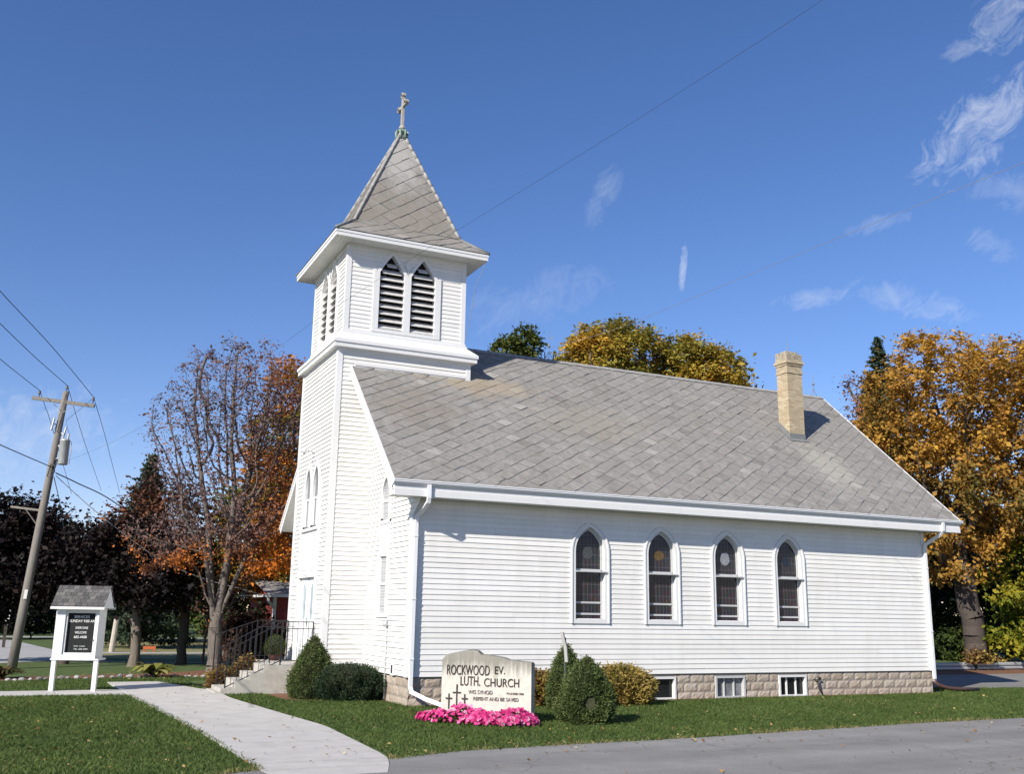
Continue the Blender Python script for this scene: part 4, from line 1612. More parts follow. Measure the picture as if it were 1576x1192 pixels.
# concrete walk in slabs
LEFT = [(-8.6, -4.72), (-7.88, -4.78), (-3.2, -4.91), (3.97, -5.34), (8.58, -5.53)]
RIGHT = [(-8.6, -3.3), (-8.0, -3.08), (-7.5, -2.93), (-7.0, -2.87), (-3.37, -2.71), (-0.91, -2.95), (2.75, -3.27), (5.4, -3.24), (5.7, -3.52), (8.3, -4.17), (8.58, -4.25)]


def lerp(tab, y):
    return float(np.interp(y, [a for a, b in tab], [b for a, b in tab]))


mb = MB()
cuts = [-8.6, -8.0, -7.45, -5.35, -3.6, -1.85, -0.1, 1.7, 3.45, 5.3, 7.0, 8.58]
for a, b in zip(cuts[:-1], cuts[1:]):
    ys = np.linspace(a + 0.006, b - 0.006, 5)
    zt = G + 0.012 + 0.014 * min(1, max(0, (a + 8.6) / 1.2))
    lf = [(lerp(LEFT, y), y) for y in ys]
    rt = [(lerp(RIGHT, y), y) for y in ys]
    poly = lf + rt[::-1]
    mb.face([(x, y, zt) for x, y in poly])
    for i in range(len(poly)):
        p, q = poly[i], poly[(i + 1) % len(poly)]
        mb.face([(*p, zt), (*q, zt), (*q, G - 0.05), (*p, G - 0.05)])
x = -5.42
while x > -30:
    xa = x - 1.5
    zt = G + 0.026
    poly = [(xa + 0.006, 4.46), (x - 0.006, 4.20 if x > -5.6 else 4.42), (x - 0.006, 5.85), (xa + 0.006, 5.85)]
    mb.face([(a, b, zt) for a, b in poly])
    for i in range(4):
        p, q = poly[i], poly[(i + 1) % 4]
        mb.face([(*p, zt), (*q, zt), (*q, G - 0.05), (*p, G - 0.05)])
    x = xa
tag(mb.build('walk', CONC), kind='structure')

# ================================================================== foliage tools
def quads_mesh(name, verts, tints, material, parent=None, loc=None):
    """verts (n,4,3) -> one mesh of n four cornered leaves"""
    n = len(verts)
    me = bpy.data.meshes.new(name)
    me.vertices.add(n * 4)
    me.vertices.foreach_set('co', np.asarray(verts, np.float32).reshape(-1))
    me.loops.add(n * 4)
    me.loops.foreach_set('vertex_index', np.arange(n * 4, dtype=np.int32))
    me.polygons.add(n)
    me.polygons.foreach_set('loop_start', np.arange(0, n * 4, 4, dtype=np.int32))
    at = me.attributes.new('tint', 'FLOAT', 'FACE')
    at.data.foreach_set('value', np.asarray(tints, np.float32))
    me.update(calc_edges=True)
    return link_mesh(name, me, material, parent, loc)


def leaf_quads(c, size, rg, aspect=0.62, up=0.35, out=None, outw=0.0):
    n = len(c)
    nrm = rg.normal(size=(n, 3))
    nrm[:, 2] = np.abs(nrm[:, 2]) * (1 + up) + up * 0.6
    if out is not None:
        nrm += out * outw
    nrm /= np.linalg.norm(nrm, axis=1, keepdims=True)
    a = rg.normal(size=(n, 3))
    u = np.cross(nrm, a)
    u /= np.linalg.norm(u, axis=1, keepdims=True) + 1e-9
    v = np.cross(nrm, u)
    s = (size * np.clip(np.exp(rg.normal(-0.08, 0.36, n)), 0.4, 2.0))[:, None]
    bend = nrm * s * 0.14
    return np.stack([c - u * s * 0.5 - bend, c - v * s * aspect * 0.5, c + u * s * 0.5 - bend, c + v * s * aspect * 0.5], 1)


def colonize(base, trunk_top, attr, step, dk, rg, maxit=120, up=0.12, wobble=0.10, inertia=0.55, limbs=()):
    base, trunk_top = np.array(base, float), np.array(trunk_top, float)
    nodes, par, dirs = [base], [-1], [np.array((0, 0, 1.0))]
    ln = np.linalg.norm(trunk_top - base)
    n0 = max(2, int(ln / step))
    ax = (trunk_top - base) / ln
    for i in range(1, n0 + 1):
        p = base + ax * ln * i / n0 + np.append(rg.normal(0, wobble * step, 2), 0)
        nodes.append(p)
        par.append(len(nodes) - 2)
        dirs.append(ax)
    forks = list(range(max(1, n0 - 3), n0 + 1))
    for li, (lx, ly, lz, ll) in enumerate(limbs):
        j = forks[-1 - (li % len(forks))]
        d0 = np.array((lx, ly, lz)) / math.sqrt(lx * lx + ly * ly + lz * lz)
        for q_ in range(int(ll / step)):
            d = d0 + np.array((0, 0, 0.05 * q_)) + rg.normal(0, 0.07, 3)
            d /= np.linalg.norm(d)
            nodes.append(nodes[j] + d * step)
            par.append(j)
            dirs.append(d)
            j = len(nodes) - 1
    A = np.array(attr, float)
    alive = np.ones(len(A), bool)
    nd = np.full(len(A), 1e9)
    ni = np.zeros(len(A), int)

    def upd(i0):
        for j in range(i0, len(nodes)):
            d = np.linalg.norm(A - nodes[j], axis=1)
            m = d < nd
            nd[m] = d[m]
            ni[m] = j
    upd(0)
    for it in range(maxit):
        if not alive.any():
            break
        grow = {}
        for k in np.nonzero(alive)[0]:
            v = A[k] - nodes[ni[k]]
            v = v / (np.linalg.norm(v) + 1e-9)
            if ni[k] in grow:
                grow[ni[k]] += v
            else:
                grow[ni[k]] = v.copy()
        i0 = len(nodes)
        for j, v in grow.items():
            v = v / (np.linalg.norm(v) + 1e-9) + dirs[j] * inertia + np.array((0, 0, up)) + rg.normal(0, 0.14, 3)
            v /= np.linalg.norm(v)
            nodes.append(nodes[j] + v * step)
            par.append(j)
            dirs.append(v)
        upd(i0)
        alive &= nd > dk
        if len(nodes) > 11000:
            break
    return np.array(nodes), np.array(par)


def limb_radii(par, tip, base_r, expo=2.3):
    n = len(par)
    acc = np.zeros(n)
    kids = np.zeros(n, int)
    for i in range(n - 1, 0, -1):
        if kids[i] == 0:
            acc[i] = 1.0
        acc[par[i]] += acc[i]
        kids[par[i]] += 1
    r = acc ** (1 / expo)
    r = tip + (r - 1) * (base_r - tip) / max(r[0] - 1, 1e-6)
    return np.clip(r, tip, None), kids


def limb_mesh(name, nodes, par, r, material, parent, loc=None, flare=1.35, min_r=0.0):
    v, f = [], []
    n = len(nodes)
    first = {}
    for i in range(1, n):
        j = par[i]
        if r[i] < min_r:
            continue
        p, q = nodes[j], nodes[i]
        d = q - p
        d = d / (np.linalg.norm(d) + 1e-9)
        ref = np.cross(d, (0.31, 0.95, 0.02))
        ref /= np.linalg.norm(ref) + 1e-9
        o = np.cross(d, ref)
        k = 10 if r[i] > 0.12 else (6 if r[i] > 0.035 else (4 if r[i] > 0.015 else 3))
        rj = min(r[j], r[i] * 1.35)
        if j == 0:
            rj = r[0] * flare
        b = len(v)
        for c, rad in ((p - d * rj * 0.15, rj), (q, r[i])):
            for t in range(k):
                a = 2 * math.pi * t / k
                v.append(c + (ref * math.cos(a) + o * math.sin(a)) * rad)
        for t in range(k):
            f.append((b + t, b + (t + 1) % k, b + k + (t + 1) % k, b + k + t))
    me = bpy.data.meshes.new(name)
    me.from_pydata([tuple(x) for x in v], [], f)
    return link_mesh(name, me, material, parent, loc, smooth=True)


def in_blobs(rg, blobs, n, shell=0.0):
    """points spread through a union of ellipsoids (cx,cy,cz,rx,ry,rz); shell>0 pushes them towards the skin"""
    vol = np.array([b[3] * b[4] * b[5] for b in blobs])
    k = rg.choice(len(blobs), n, p=vol / vol.sum())
    d = rg.normal(size=(n, 3))
    d /= np.linalg.norm(d, axis=1, keepdims=True)
    rad = rg.random(n) ** (1 / (3 + shell * 6))
    B = np.array(blobs)[k]
    return B[:, :3] + d * rad[:, None] * B[:, 3:], d


def clump_tint(p, rg, k=0.9, amp=0.22, rand=0.16, seed=0.0):
    t = 0.5 + amp * (np.sin(p[:, 0] * k + seed) + np.sin(p[:, 1] * k * 1.3 + seed * 2.1) + np.sin(p[:, 2] * k * 1.7 + seed * 0.7)) / 1.5
    return np.clip(t + rg.normal(0, rand, len(p)), 0, 1)


def leafy_tree(name, base, fork, blobs, label, cat, leafm, barkm, base_r, n_attr=170, leaves=16000, size=0.16, sigma=0.33, step=0.35,
               dk=0.6, seed=1, group=None, shell=0.25, tint_seed=0.0, tint_fn=None, up=0.1, tip=0.012, tk=0.9, node_leaves=0.3, aspect=0.62, limbs=(), sprays=()):
    rg = np.random.default_rng(seed)
    r_ = root(name, base, label, cat, group)
    attr, _ = in_blobs(rg, blobs, n_attr, shell)
    nodes, par = colonize(base, fork, attr, step, dk, rg, up=up, limbs=limbs)
    r, kids = limb_radii(par, tip, base_r)
    limb_mesh('trunk', nodes, par, r, barkm, r_)
    # leaves round the attractors and along the thin twigs
    w = rg.gamma(2.0, 1.0, len(attr))
    k = rg.choice(len(attr), int(leaves * (1 - node_leaves)), p=w / w.sum())
    p1 = attr[k] + rg.normal(0, sigma, (len(k), 3)) * np.array((1, 1, 0.75))
    thin = np.nonzero(r < max(0.05, tip * 3))[0]
    k2 = rg.choice(thin, int(leaves * node_leaves))
    p2 = nodes[k2] + rg.normal(0, sigma * 0.55, (len(k2), 3))
    p = np.concatenate([p1, p2])
    for sx_, sy_, sz_, sr_, sn_ in sprays:           # fuller sprays of leaves still hanging on the lower twigs
        near = nodes[thin][np.linalg.norm(nodes[thin] - (sx_, sy_, sz_), axis=1) < sr_]
        if len(near):
            p = np.concatenate([p, near[rg.integers(0, len(near), sn_)] + rg.normal(0, 0.12, (sn_, 3))])
    p = p[p[:, 2] > G + 0.3]
    cen = np.mean(np.array(blobs)[:, :3], 0)
    out = (p - cen)
    out /= np.linalg.norm(out, axis=1, keepdims=True) + 1e-9
    t = clump_tint(p, rg, k=tk, seed=tint_seed) if tint_fn is None else tint_fn(p, rg)
    quads_mesh('crown', leaf_quads(p, size, rg, out=out, outw=0.5, aspect=aspect), t, leafm, r_)
    return r_


def leafmat(name, stops, trans=0.3):
    return mat(name, stops=stops, rough=0.6, trans=trans, spec=0.15)


LF_PURPLE = leafmat('purple_maple_leaves', [(0, (0.007, 0.006, 0.007)), (0.6, (0.014, 0.010, 0.010)), (1, (0.036, 0.022, 0.018))], 0.12)
LF_BROWN = leafmat('dull_maple_leaves', [(0, (0.030, 0.019, 0.016)), (0.6, (0.085, 0.045, 0.033)), (1, (0.22, 0.09, 0.04))], 0.2)
LF_BARE = leafmat('sparse_maple_leaves', [(0, (0.17, 0.125, 0.125)), (0.4, (0.23, 0.14, 0.12)), (0.68, (0.40, 0.15, 0.05)), (1, (0.66, 0.21, 0.03))], 0.35)
LF_ORGREEN = leafmat('turning_leaves', [(0, (0.10, 0.125, 0.03)), (0.45, (0.21, 0.19, 0.036)), (0.66, (0.46, 0.21, 0.036)), (1, (0.80, 0.27, 0.035))], 0.35)
LF_YELGREEN = leafmat('yellow_green_leaves', [(0, (0.13, 0.14, 0.03)), (0.35, (0.24, 0.215, 0.04)), (0.75, (0.40, 0.29, 0.045)), (1, (0.54, 0.29, 0.04))], 0.35)
LF_ORANGE = leafmat('orange_maple_leaves', [(0, (0.12, 0.125, 0.038)), (0.28, (0.24, 0.165, 0.042)), (0.6, (0.42, 0.215, 0.042)), (1, (0.56, 0.35, 0.055))], 0.38)
LF_GREEN = leafmat('green_leaves', [(0, (0.03, 0.05, 0.014)), (0.6, (0.06, 0.09, 0.022)), (1, (0.13, 0.13, 0.03))], 0.3)
LF_OLIVE = leafmat('olive_leaves', [(0, (0.06, 0.08, 0.022)), (0.6, (0.115, 0.14, 0.035)), (1, (0.20, 0.20, 0.05))], 0.35)
LF_LIME = leafmat('lime_leaves', [(0, (0.05, 0.085, 0.014)), (0.5, (0.13, 0.17, 0.018)), (1, (0.34, 0.29, 0.03))], 0.4)
LF_DARKG = leafmat('dark_hedge_leaves', [(0, (0.008, 0.014, 0.007)), (0.7, (0.020, 0.032, 0.013)), (1, (0.05, 0.06, 0.02))], 0.15)
LF_SPRUCE = leafmat('spruce_needles', [(0, (0.024, 0.042, 0.026)), (0.6, (0.05, 0.075, 0.045)), (1, (0.09, 0.115, 0.07))], 0.12)
LF_DWARF = leafmat('dwarf_spruce_needles', [(0, (0.052, 0.078, 0.026)), (0.6, (0.10, 0.135, 0.044)), (1, (0.165, 0.195, 0.072))], 0.25)
LF_YEW = leafmat('yew_needles', [(0, (0.014, 0.028, 0.015)), (0.6, (0.032, 0.056, 0.027)), (1, (0.07, 0.10, 0.048))], 0.15)
LF_SPIREA = leafmat('yellowing_shrub_leaves', [(0, (0.10, 0.10, 0.025)), (0.4, (0.25, 0.20, 0.05)), (0.8, (0.42, 0.30, 0.09)), (1, (0.50, 0.38, 0.15))], 0.35)
LF_REDYEL = leafmat('red_and_yellow_shrub_leaves', [(0, (0.05, 0.025, 0.02)), (0.35, (0.12, 0.055, 0.03)), (0.6, (0.24, 0.16, 0.045)), (1, (0.42, 0.33, 0.08))], 0.3)
LF_HOSTA = leafmat('hosta_leaves', [(0, (0.09, 0.11, 0.025)), (0.5, (0.24, 0.24, 0.06)), (1, (0.46, 0.42, 0.16))], 0.35)
LF_HOSTAD = leafmat('bronze_perennial_leaves', [(0, (0.03, 0.03, 0.014)), (0.5, (0.09, 0.075, 0.03)), (1, (0.20, 0.14, 0.06))], 0.3)
PETAL = leafmat('pink_petals', [(0, (0.34, 0.015, 0.10)), (0.45, (0.66, 0.045, 0.23)), (0.8, (0.76, 0.13, 0.36)), (1, (0.82, 0.40, 0.56))], 0.3)
LF_BED = leafmat('flower_bed_leaves', [(0, (0.02, 0.05, 0.012)), (1, (0.07, 0.12, 0.03))], 0.25)
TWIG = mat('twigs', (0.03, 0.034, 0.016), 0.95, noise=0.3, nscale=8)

# ================================================================== trees
BARKM = mat('maple_bark', (0.13, 0.112, 0.097), 0.95, noise=0.45, nscale=5, stretch=(3, 3, 0.6), bump=0.9, bscale=9)
# the half bare maple in front of the entrance
T1 = (-1.98, 13.07, G)


def bare_tint(p, rg):
    t = clump_tint(p, rg, k=1.1, amp=0.16, rand=0.10, seed=2.0) - 0.16
    t += np.clip((5.2 - p[:, 2]) / 3.0, 0, 1) * np.clip((np.sin(p[:, 0] * 2.1 + 1) + np.sin(p[:, 2] * 2.3)) * 0.5 + 0.45, 0, 1) * 0.85
    t += np.clip((p[:, 2] - 9.0) / 2.0, 0, 1) * np.clip((p[:, 0] - T1[0]) / 2.0, 0, 1) * 0.35
    t += np.clip((p[:, 0] + 1.4) / 1.6, 0, 1) * np.clip((7.6 - p[:, 2]) / 2, 0, 1) * 0.42
    return np.clip(t, 0, 1)


bare = [(-2.2, 13.2, 8.9, 2.1, 2.0, 2.3), (-3.5, 13.0, 7.6, 1.5, 1.6, 2.1), (-0.8, 13.4, 9.2, 1.8, 1.8, 2.2), (0.1, 13.6, 7.4, 1.6, 1.7, 2.6),
        (-2.2, 13.1, 5.2, 2.0, 1.9, 2.0), (-0.6, 13.2, 4.6, 1.8, 1.7, 1.8), (-3.9, 12.9, 4.0, 1.4, 1.3, 1.2)]
BARELIMBS = [(-0.62, 0.1, 1.0, 1.6), (-0.34, -0.25, 1.0, 2.6), (-0.14, 0.3, 1.0, 3.4), (0.05, -0.15, 1.0, 3.6), (0.22, 0.25, 1.0, 3.2), (0.42, -0.2, 1.0, 2.6), (0.66, 0.1, 1.0, 1.7), (-0.85, -0.1, 0.75, 1.3), (0.9, -0.1, 0.6, 1.1)]
leafy_tree('maple_tree', T1, (-2.05, 13.1, 1.75), bare, 'half bare grey maple with many upright limbs and purple brown leaves beside the entrance',
           'tree', LF_BARE, BARKM, 0.235, n_attr=2100, leaves=19000, size=0.095, sigma=0.16, step=0.19, dk=0.27, seed=3, tint_fn=bare_tint, up=0.25, tip=0.0075, node_leaves=0.6, shell=0.1, limbs=BARELIMBS, sprays=[(-0.3, 13.2, 3.7, 1.3, 2600), (0.3, 13.4, 5.4, 1.3, 2400), (-0.6, 13.2, 6.6, 0.9, 700), (-3.6, 12.9, 3.0, 0.9, 900), (-1.5, 13.0, 4.4, 0.7, 500), (0.2, 13.6, 9.8, 1.2, 1300)])
leafy_tree('maple_tree', (0.9, 18.4, G), (0.9, 18.4, 2.4), [(0.1, 18.0, 4.6, 2.0, 1.9, 2.4), (1.2, 18.6, 7.6, 2.1, 2.0, 2.8), (1.7, 18.8, 10.6, 1.5, 1.5, 1.6), (-0.2, 17.8, 2.9, 1.5, 1.3, 1.2), (0.9, 18.2, 5.6, 2.2, 1.9, 2.2)],
           'green and orange turning maple behind the bell tower and the red wall', 'tree', LF_ORGREEN, BARK, 0.25, n_attr=190, leaves=17000, size=0.19, sigma=0.34, seed=4, tk=1.5, tint_seed=1.2)
leafy_tree('maple_tree', (-6.35, 18.6, G), (-6.4, 18.7, 2.0), [(-7.6, 19.0, 4.0, 1.9, 1.8, 1.7), (-5.9, 18.9, 3.6, 1.6, 1.6, 1.4), (-8.9, 19.4, 3.4, 1.5, 1.5, 1.6), (-7.0, 18.8, 2.6, 2.2, 1.5, 0.9)],
           'dark purple maple behind the white letter board', 'tree', LF_PURPLE, BARKD, 0.15, n_attr=150, leaves=15000, size=0.17, sigma=0.34, seed=5)
leafy_tree('maple_tree', (-9.6, 20.5, G), (-9.5, 20.5, 2.2), [(-9.4, 20.4, 4.5, 2.0, 2.0, 1.6), (-8.0, 20.6, 3.6, 1.6, 1.6, 1.5), (-9.0, 20.4, 2.6, 2.4, 1.6, 1.2)],
           'dark purple maple at the left edge beyond the utility pole', 'tree', LF_PURPLE, BARKD, 0.18, n_attr=150, leaves=15000, size=0.18, sigma=0.36, seed=15)
leafy_tree('maple_tree', (-4.18, 16.5, G), (-4.25, 16.5, 1.9), [(-4.9, 17.3, 3.7, 2.0, 1.8, 1.4), (-3.6, 16.6, 3.3, 1.6, 1.6, 1.3), (-4.4, 16.2, 2.7, 1.9, 1.5, 0.8), (-6.0, 17.4, 3.0, 1.4, 1.4, 1.2)],
           'dark purple brown maple with a pale grey trunk right of the letter board', 'tree', LF_PURPLE, BARK, 0.17, n_attr=150, leaves=15000, size=0.17, sigma=0.34, seed=6)
leafy_tree('maple_tree', (-2.45, 17.56, G), (-2.5, 17.6, 1.7), [(-3.6, 18.2, 5.3, 1.5, 1.5, 1.9), (-2.6, 18.0, 4.6, 1.5, 1.5, 1.6), (-3.4, 18.0, 3.1, 1.5, 1.4, 1.2), (-1.7, 17.6, 3.4, 1.4, 1.4, 1.5), (-4.6, 18.3, 4.4, 1.2, 1.2, 1.2)],
           'dull red brown maple with a dark trunk behind the half bare maple', 'tree', LF_BROWN, BARKD, 0.17, n_attr=260, leaves=12000, size=0.14, sigma=0.34, seed=7)
leafy_tree('sapling', (-1.41, 19.3, G), (-1.35, 19.3, 1.9), [(-1.3, 19.3, 2.6, 0.5, 0.5, 0.9)], 'thin pale sapling on the grass behind the half bare maple', 'tree', LF_ORGREEN, BARK, 0.05,
           n_attr=26, leaves=260, size=0.12, sigma=0.15, step=0.18, dk=0.3, seed=17)


def conifer(name, base, h, rad, label, seed, n_br=95, z_start=0.06, group=None):
    rg = np.random.default_rng(seed)
    base = np.array(base, float)
    r_ = root(name, base, label, 'tree', group)
    mb = MB()
    mb.tube([base, base + (0, 0, h * 0.5), base + (0, 0, h)], [rad * 0.09, rad * 0.05, 0.01], 7)
    c, tn = [], []
    for i in range(n_br):
        t = z_start + (1 - z_start) * (i / n_br) ** 0.9
        z = h * t
        ln = rad * (1 - t) ** 0.85 * rg.uniform(0.7, 1.12) + 0.08
        a = i * 2.399 + rg.normal(0, 0.25)
        p0 = base + (0, 0, z)
        pts = []
        for s in np.linspace(0, 1, 6):
            pts.append(p0 + np.array((math.cos(a) * ln * s, math.sin(a) * ln * s, -0.28 * ln * s + 0.22 * ln * s * s)))
        mb.tube(pts, [0.02, 0.02, 0.015, 0.012, 0.01, 0.006], 4, cap=False)
        m = int(26 + 130 * ln)
        s = rg.random(m) ** 0.7
        q = np.array([p0 + np.array((math.cos(a) * ln * x, math.sin(a) * ln * x, -0.28 * ln * x + 0.22 * ln * x * x)) for x in s])
        q += rg.normal(0, 0.06 + 0.06 * ln, (m, 3)) * np.array((1, 1, 0.55))
        c.append(q)
        tn.append(np.clip(rg.normal(0.5, 0.18) + rg.normal(0, 0.12, m), 0, 1))
    mb.build('trunk', BARKD, r_)
    c, tn = np.concatenate(c), np.concatenate(tn)
    quads_mesh('crown', leaf_quads(c, 0.20, rg, aspect=0.4, up=0.2), tn, LF_SPRUCE, r_)
    return r_


conifer('spruce_tree', (-2.65, 33.7, G), 9.95, 3.3, 'dark pointed spruce rising behind the bare maples left of the tower', 21, n_br=150)
conifer('spruce_tree', (40.3, 24.5, G), 20.0, 5.2, 'tall dark green spruce behind the orange maple', 22, n_br=230)
# trees whose tops show over the roof ridge
leafy_tree('roadside_tree', (14.6, 25.6, G), (14.6, 25.6, 11.8), [(14.6, 25.6, 15.4, 1.25, 1.3, 1.25), (15.3, 25.3, 16.2, 0.75, 0.8, 0.9), (13.9, 25.9, 14.9, 0.8, 0.8, 0.8)], 'green tree top showing over the roof ridge beside the tower', 'tree', LF_OLIVE, BARK, 0.28,
           n_attr=110, leaves=5200, size=0.22, sigma=0.26, step=0.4, dk=0.5, seed=31, tint_seed=3)
leafy_tree('roadside_tree', (17.2, 19.9, G), (17.2, 19.9, 10.2), [(16.6, 20.2, 13.9, 2.0, 2.2, 2.1), (18.1, 19.6, 14.9, 1.8, 1.8, 1.7), (15.5, 20.4, 12.9, 1.1, 1.2, 1.3), (18.3, 19.7, 12.6, 1.5, 1.5, 1.5)],
           'yellow green tree behind the roof ridge, taller of the pair', 'tree', LF_YELGREEN, BARK, 0.33, n_attr=420, leaves=26000, size=0.18, sigma=0.27, step=0.36, dk=0.45, node_leaves=0.5, seed=32, tint_seed=0.4, tk=1.3, group='trees behind the roof')
leafy_tree('roadside_tree', (21.9, 18.8, G), (21.9, 18.8, 9.8), [(21.2, 19.0, 14.0, 2.0, 2.0, 1.9), (22.6, 18.4, 13.7, 1.8, 1.8, 1.7), (23.8, 18.0, 12.2, 1.2, 1.2, 1.3), (21.5, 18.9, 12.2, 2.0, 1.6, 1.5)],
           'olive green and orange tree behind the roof ridge, nearer the chimney', 'tree', LF_YELGREEN, BARK, 0.33, n_attr=420, leaves=26000, size=0.18, sigma=0.27, step=0.36, dk=0.45, node_leaves=0.5, seed=33, tint_seed=4.4, tk=1.3, group='trees behind the roof')
# the big orange maple on the right
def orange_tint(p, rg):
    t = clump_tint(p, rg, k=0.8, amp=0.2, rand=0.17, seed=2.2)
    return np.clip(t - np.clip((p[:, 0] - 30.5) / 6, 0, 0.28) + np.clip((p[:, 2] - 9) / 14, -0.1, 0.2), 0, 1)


leafy_tree('maple_tree', (30.0, 10.1, G), (29.6, 10.3, 4.3), [(29.6, 10.4, 11.9, 4.2, 4.2, 3.2), (27.2, 11.4, 9.0, 2.9, 3.0, 3.2), (32.4, 8.8, 10.8, 3.3, 3.4, 3.8), (29.9, 10.2, 7.6, 4.0, 3.6, 2.5),
                                                              (28.4, 10.2, 4.7, 2.3, 2.0, 1.5), (32.5, 8.8, 6.6, 3.0, 3.0, 2.2), (26.3, 12.0, 9.2, 1.4, 1.5, 1.5), (33.6, 8.0, 12.2, 2.6, 2.6, 2.6)],
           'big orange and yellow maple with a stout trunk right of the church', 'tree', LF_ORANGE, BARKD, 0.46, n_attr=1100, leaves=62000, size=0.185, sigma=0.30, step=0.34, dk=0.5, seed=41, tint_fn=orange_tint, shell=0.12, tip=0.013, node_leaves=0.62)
leafy_tree('bare_tree', (32.9, 19.2, G), (32.9, 19.2, 11.5), [(32.7, 19.3, 14.2, 0.7, 0.8, 1.5), (33.6, 18.9, 12.9, 1.0, 0.8, 1.0)], 'nearly bare tree top at the roof end beside the orange maple', 'tree', LF_BARE, BARK, 0.2, n_attr=70, leaves=700, size=0.17, sigma=0.2, step=0.35, dk=0.5, seed=42)
leafy_tree('lime_tree', (31.6, 8.6, G), (31.5, 8.6, 1.6), [(31.7, 8.6, 3.4, 1.8, 1.7, 2.3), (33.0, 7.6, 5.2, 1.9, 1.8, 2.6), (31.0, 8.9, 1.7, 1.2, 1.2, 1.3), (31.9, 8.2, 5.6, 1.2, 1.2, 1.5)], 'bushy lime green young tree at the right edge behind the guardrail', 'tree', LF_LIME, BARKD, 0.12,
           n_attr=150, leaves=11000, size=0.19, sigma=0.3, step=0.3, dk=0.5, seed=43, tk=1.3)


def bush(name, base, blobs, label, leafm, seed, leaves=4000, size=0.13, n_attr=60, sigma=0.16, group=None, cat='bush', tint_seed=0.0, step=0.2, aspect=0.62, tip=0.006, br=0.05):
    return leafy_tree(name, base, (base[0], base[1], base[2] + 0.25), blobs, label, cat, leafm, TWIG, br, n_attr=n_attr, leaves=leaves, size=size, sigma=sigma,
                      step=step, dk=step * 1.5, seed=seed, group=group, shell=0.35, tint_seed=tint_seed, tk=2.0, tip=tip, aspect=aspect)


for i, (x, y, h, rx, lab) in enumerate([(36.0, 19.6, 6.4, 2.2, 'tall dark hedge bush nearest the church behind the orange maple'),
                                        (39.0, 17.4, 7.0, 2.6, 'tall dark hedge bush directly behind the orange maple trunk'),
                                        (43.0, 15.2, 7.2, 2.8, 'tall dark hedge bush at the right edge behind the lime tree'), (41.2, 17.6, 8.0, 2.6, 'tallest dark hedge bush between the orange maple trunk and the lime tree'), (38.0, 21.5, 8.0, 2.6, 'dark hedge bush farthest back beside the church corner')]):
    bush('hedge_bush', (x, y, G), [(x, y, h * 0.5, rx, rx, h * 0.52)], lab, LF_DARKG, 50 + i, leaves=9000, size=0.24, n_attr=90, sigma=0.38, group='dark hedge behind the guardrail', step=0.45, br=0.12)
for i, (x, y, h, rx, lab) in enumerate([(28.6, 12.4, 1.5, 1.0, 'low green bush against the dark hedge beside the church corner'), (30.6, 11.6, 1.7, 1.1, 'low green bush just left of the orange maple trunk'),
                                        (33.6, 10.0, 1.9, 1.3, 'low green bush right of the orange maple trunk')]):
    bush('low_bush', (x, y, G), [(x, y, h * 0.5, rx, rx * 0.9, h * 0.5)], lab, LF_GREEN, 60 + i, leaves=4200, size=0.16, group='bushes behind the guardrail', tint_seed=i * 1.7)
bush('roadside_plant', (28.6, 9.1, G), [(28.6, 9.1, 0.35, 0.7, 0.4, 0.42), (29.2, 9.0, 0.25, 0.4, 0.3, 0.3)], 'yellowing plant leaning over the guardrail at the trunk', LF_REDYEL, 66, leaves=1300, size=0.13, n_attr=30, cat='plant')

# far bushes across the field and along the street
far = [(-1.2, 44, 4.6, 3.0, 0, 'broad olive green bush across the field, left of the bare maple trunk'), (2.9, 41, 4.6, 2.7, 0, 'broad olive green bush across the field, right of the bare maple trunk'),
       (-10.0, 59, 9.5, 4.0, 1, 'dark tree across the street behind the utility pole foot'), (-5.6, 62, 9.0, 3.4, 1, 'dark tree across the street behind the letter board'),
       (-1.2, 72, 8.0, 2.6, 1, 'dark tree across the street behind the pale grey trunk'), (4.6, 60, 7.5, 4.2, 1, 'dark tree far beyond the field behind the stair railings'),
       (9.5, 52, 8.0, 4.2, 1, 'dark tree far beyond the field behind the red building'), (4.0, 96, 9.0, 4.5, 1, 'farthest dark tree beyond the field')]
for i, (x, y, h, rx, k, lab) in enumerate(far):
    leafy_tree('far_tree', (x, y, G), (x, y, h * 0.18), [(x, y, h * 0.54, rx, rx, h * 0.48)], lab, 'tree', LF_GREEN if k == 0 else LF_DARKG, BARKD, 0.16, n_attr=100, leaves=7000 if k else 6500, size=0.28, sigma=0.5,
               step=0.6, dk=0.9, seed=70 + i, group='trees beyond the field', tint_seed=i)
for i, (x, y, h, rx) in enumerate([(-9.6, 47.5, 2.3, 1.7), (-7.4, 49.0, 2.6, 1.6), (-5.2, 50.2, 2.2, 1.6), (-3.2, 51.5, 2.5, 1.5)]):
    bush('street_hedge', (x, y, G), [(x, y, h * 0.48, rx, 1.2, h * 0.52)], ['clipped dark hedge bush across the street left of the pole foot', 'dark hedge bush across the street directly behind the pole', 'dark hedge bush across the street left of the letter board',
         'dark hedge bush across the street behind the letter board'][i], LF_DARKG, 95 + i, leaves=3600, size=0.22, sigma=0.3, group='dark hedge across the street', step=0.35)
for i, (x, y, h, rx, k, lab) in enumerate([(47, 15, 10, 4.2, 0, 'golden roadside tree beyond the lime tree'), (55, 20, 11, 4.6, 1, 'olive roadside tree far beyond the parking lot'),
                                          (62, 9, 10, 4.4, 0, 'golden tree at the far end of the guardrail'), (74, 16, 12, 5.5, 1, 'olive tree farthest along the guardrail')]):
    leafy_tree('roadside_tree', (x, y, G), (x, y, h * 0.2), [(x, y, h * 0.56, rx, rx, h * 0.44)], lab, 'tree', LF_OLIVE if k else LF_ORANGE, BARKD, 0.2, n_attr=110, leaves=7000, size=0.3, sigma=0.45,
               step=0.6, dk=0.9, seed=120 + i, group='trees beyond the parking lot', tint_seed=i)
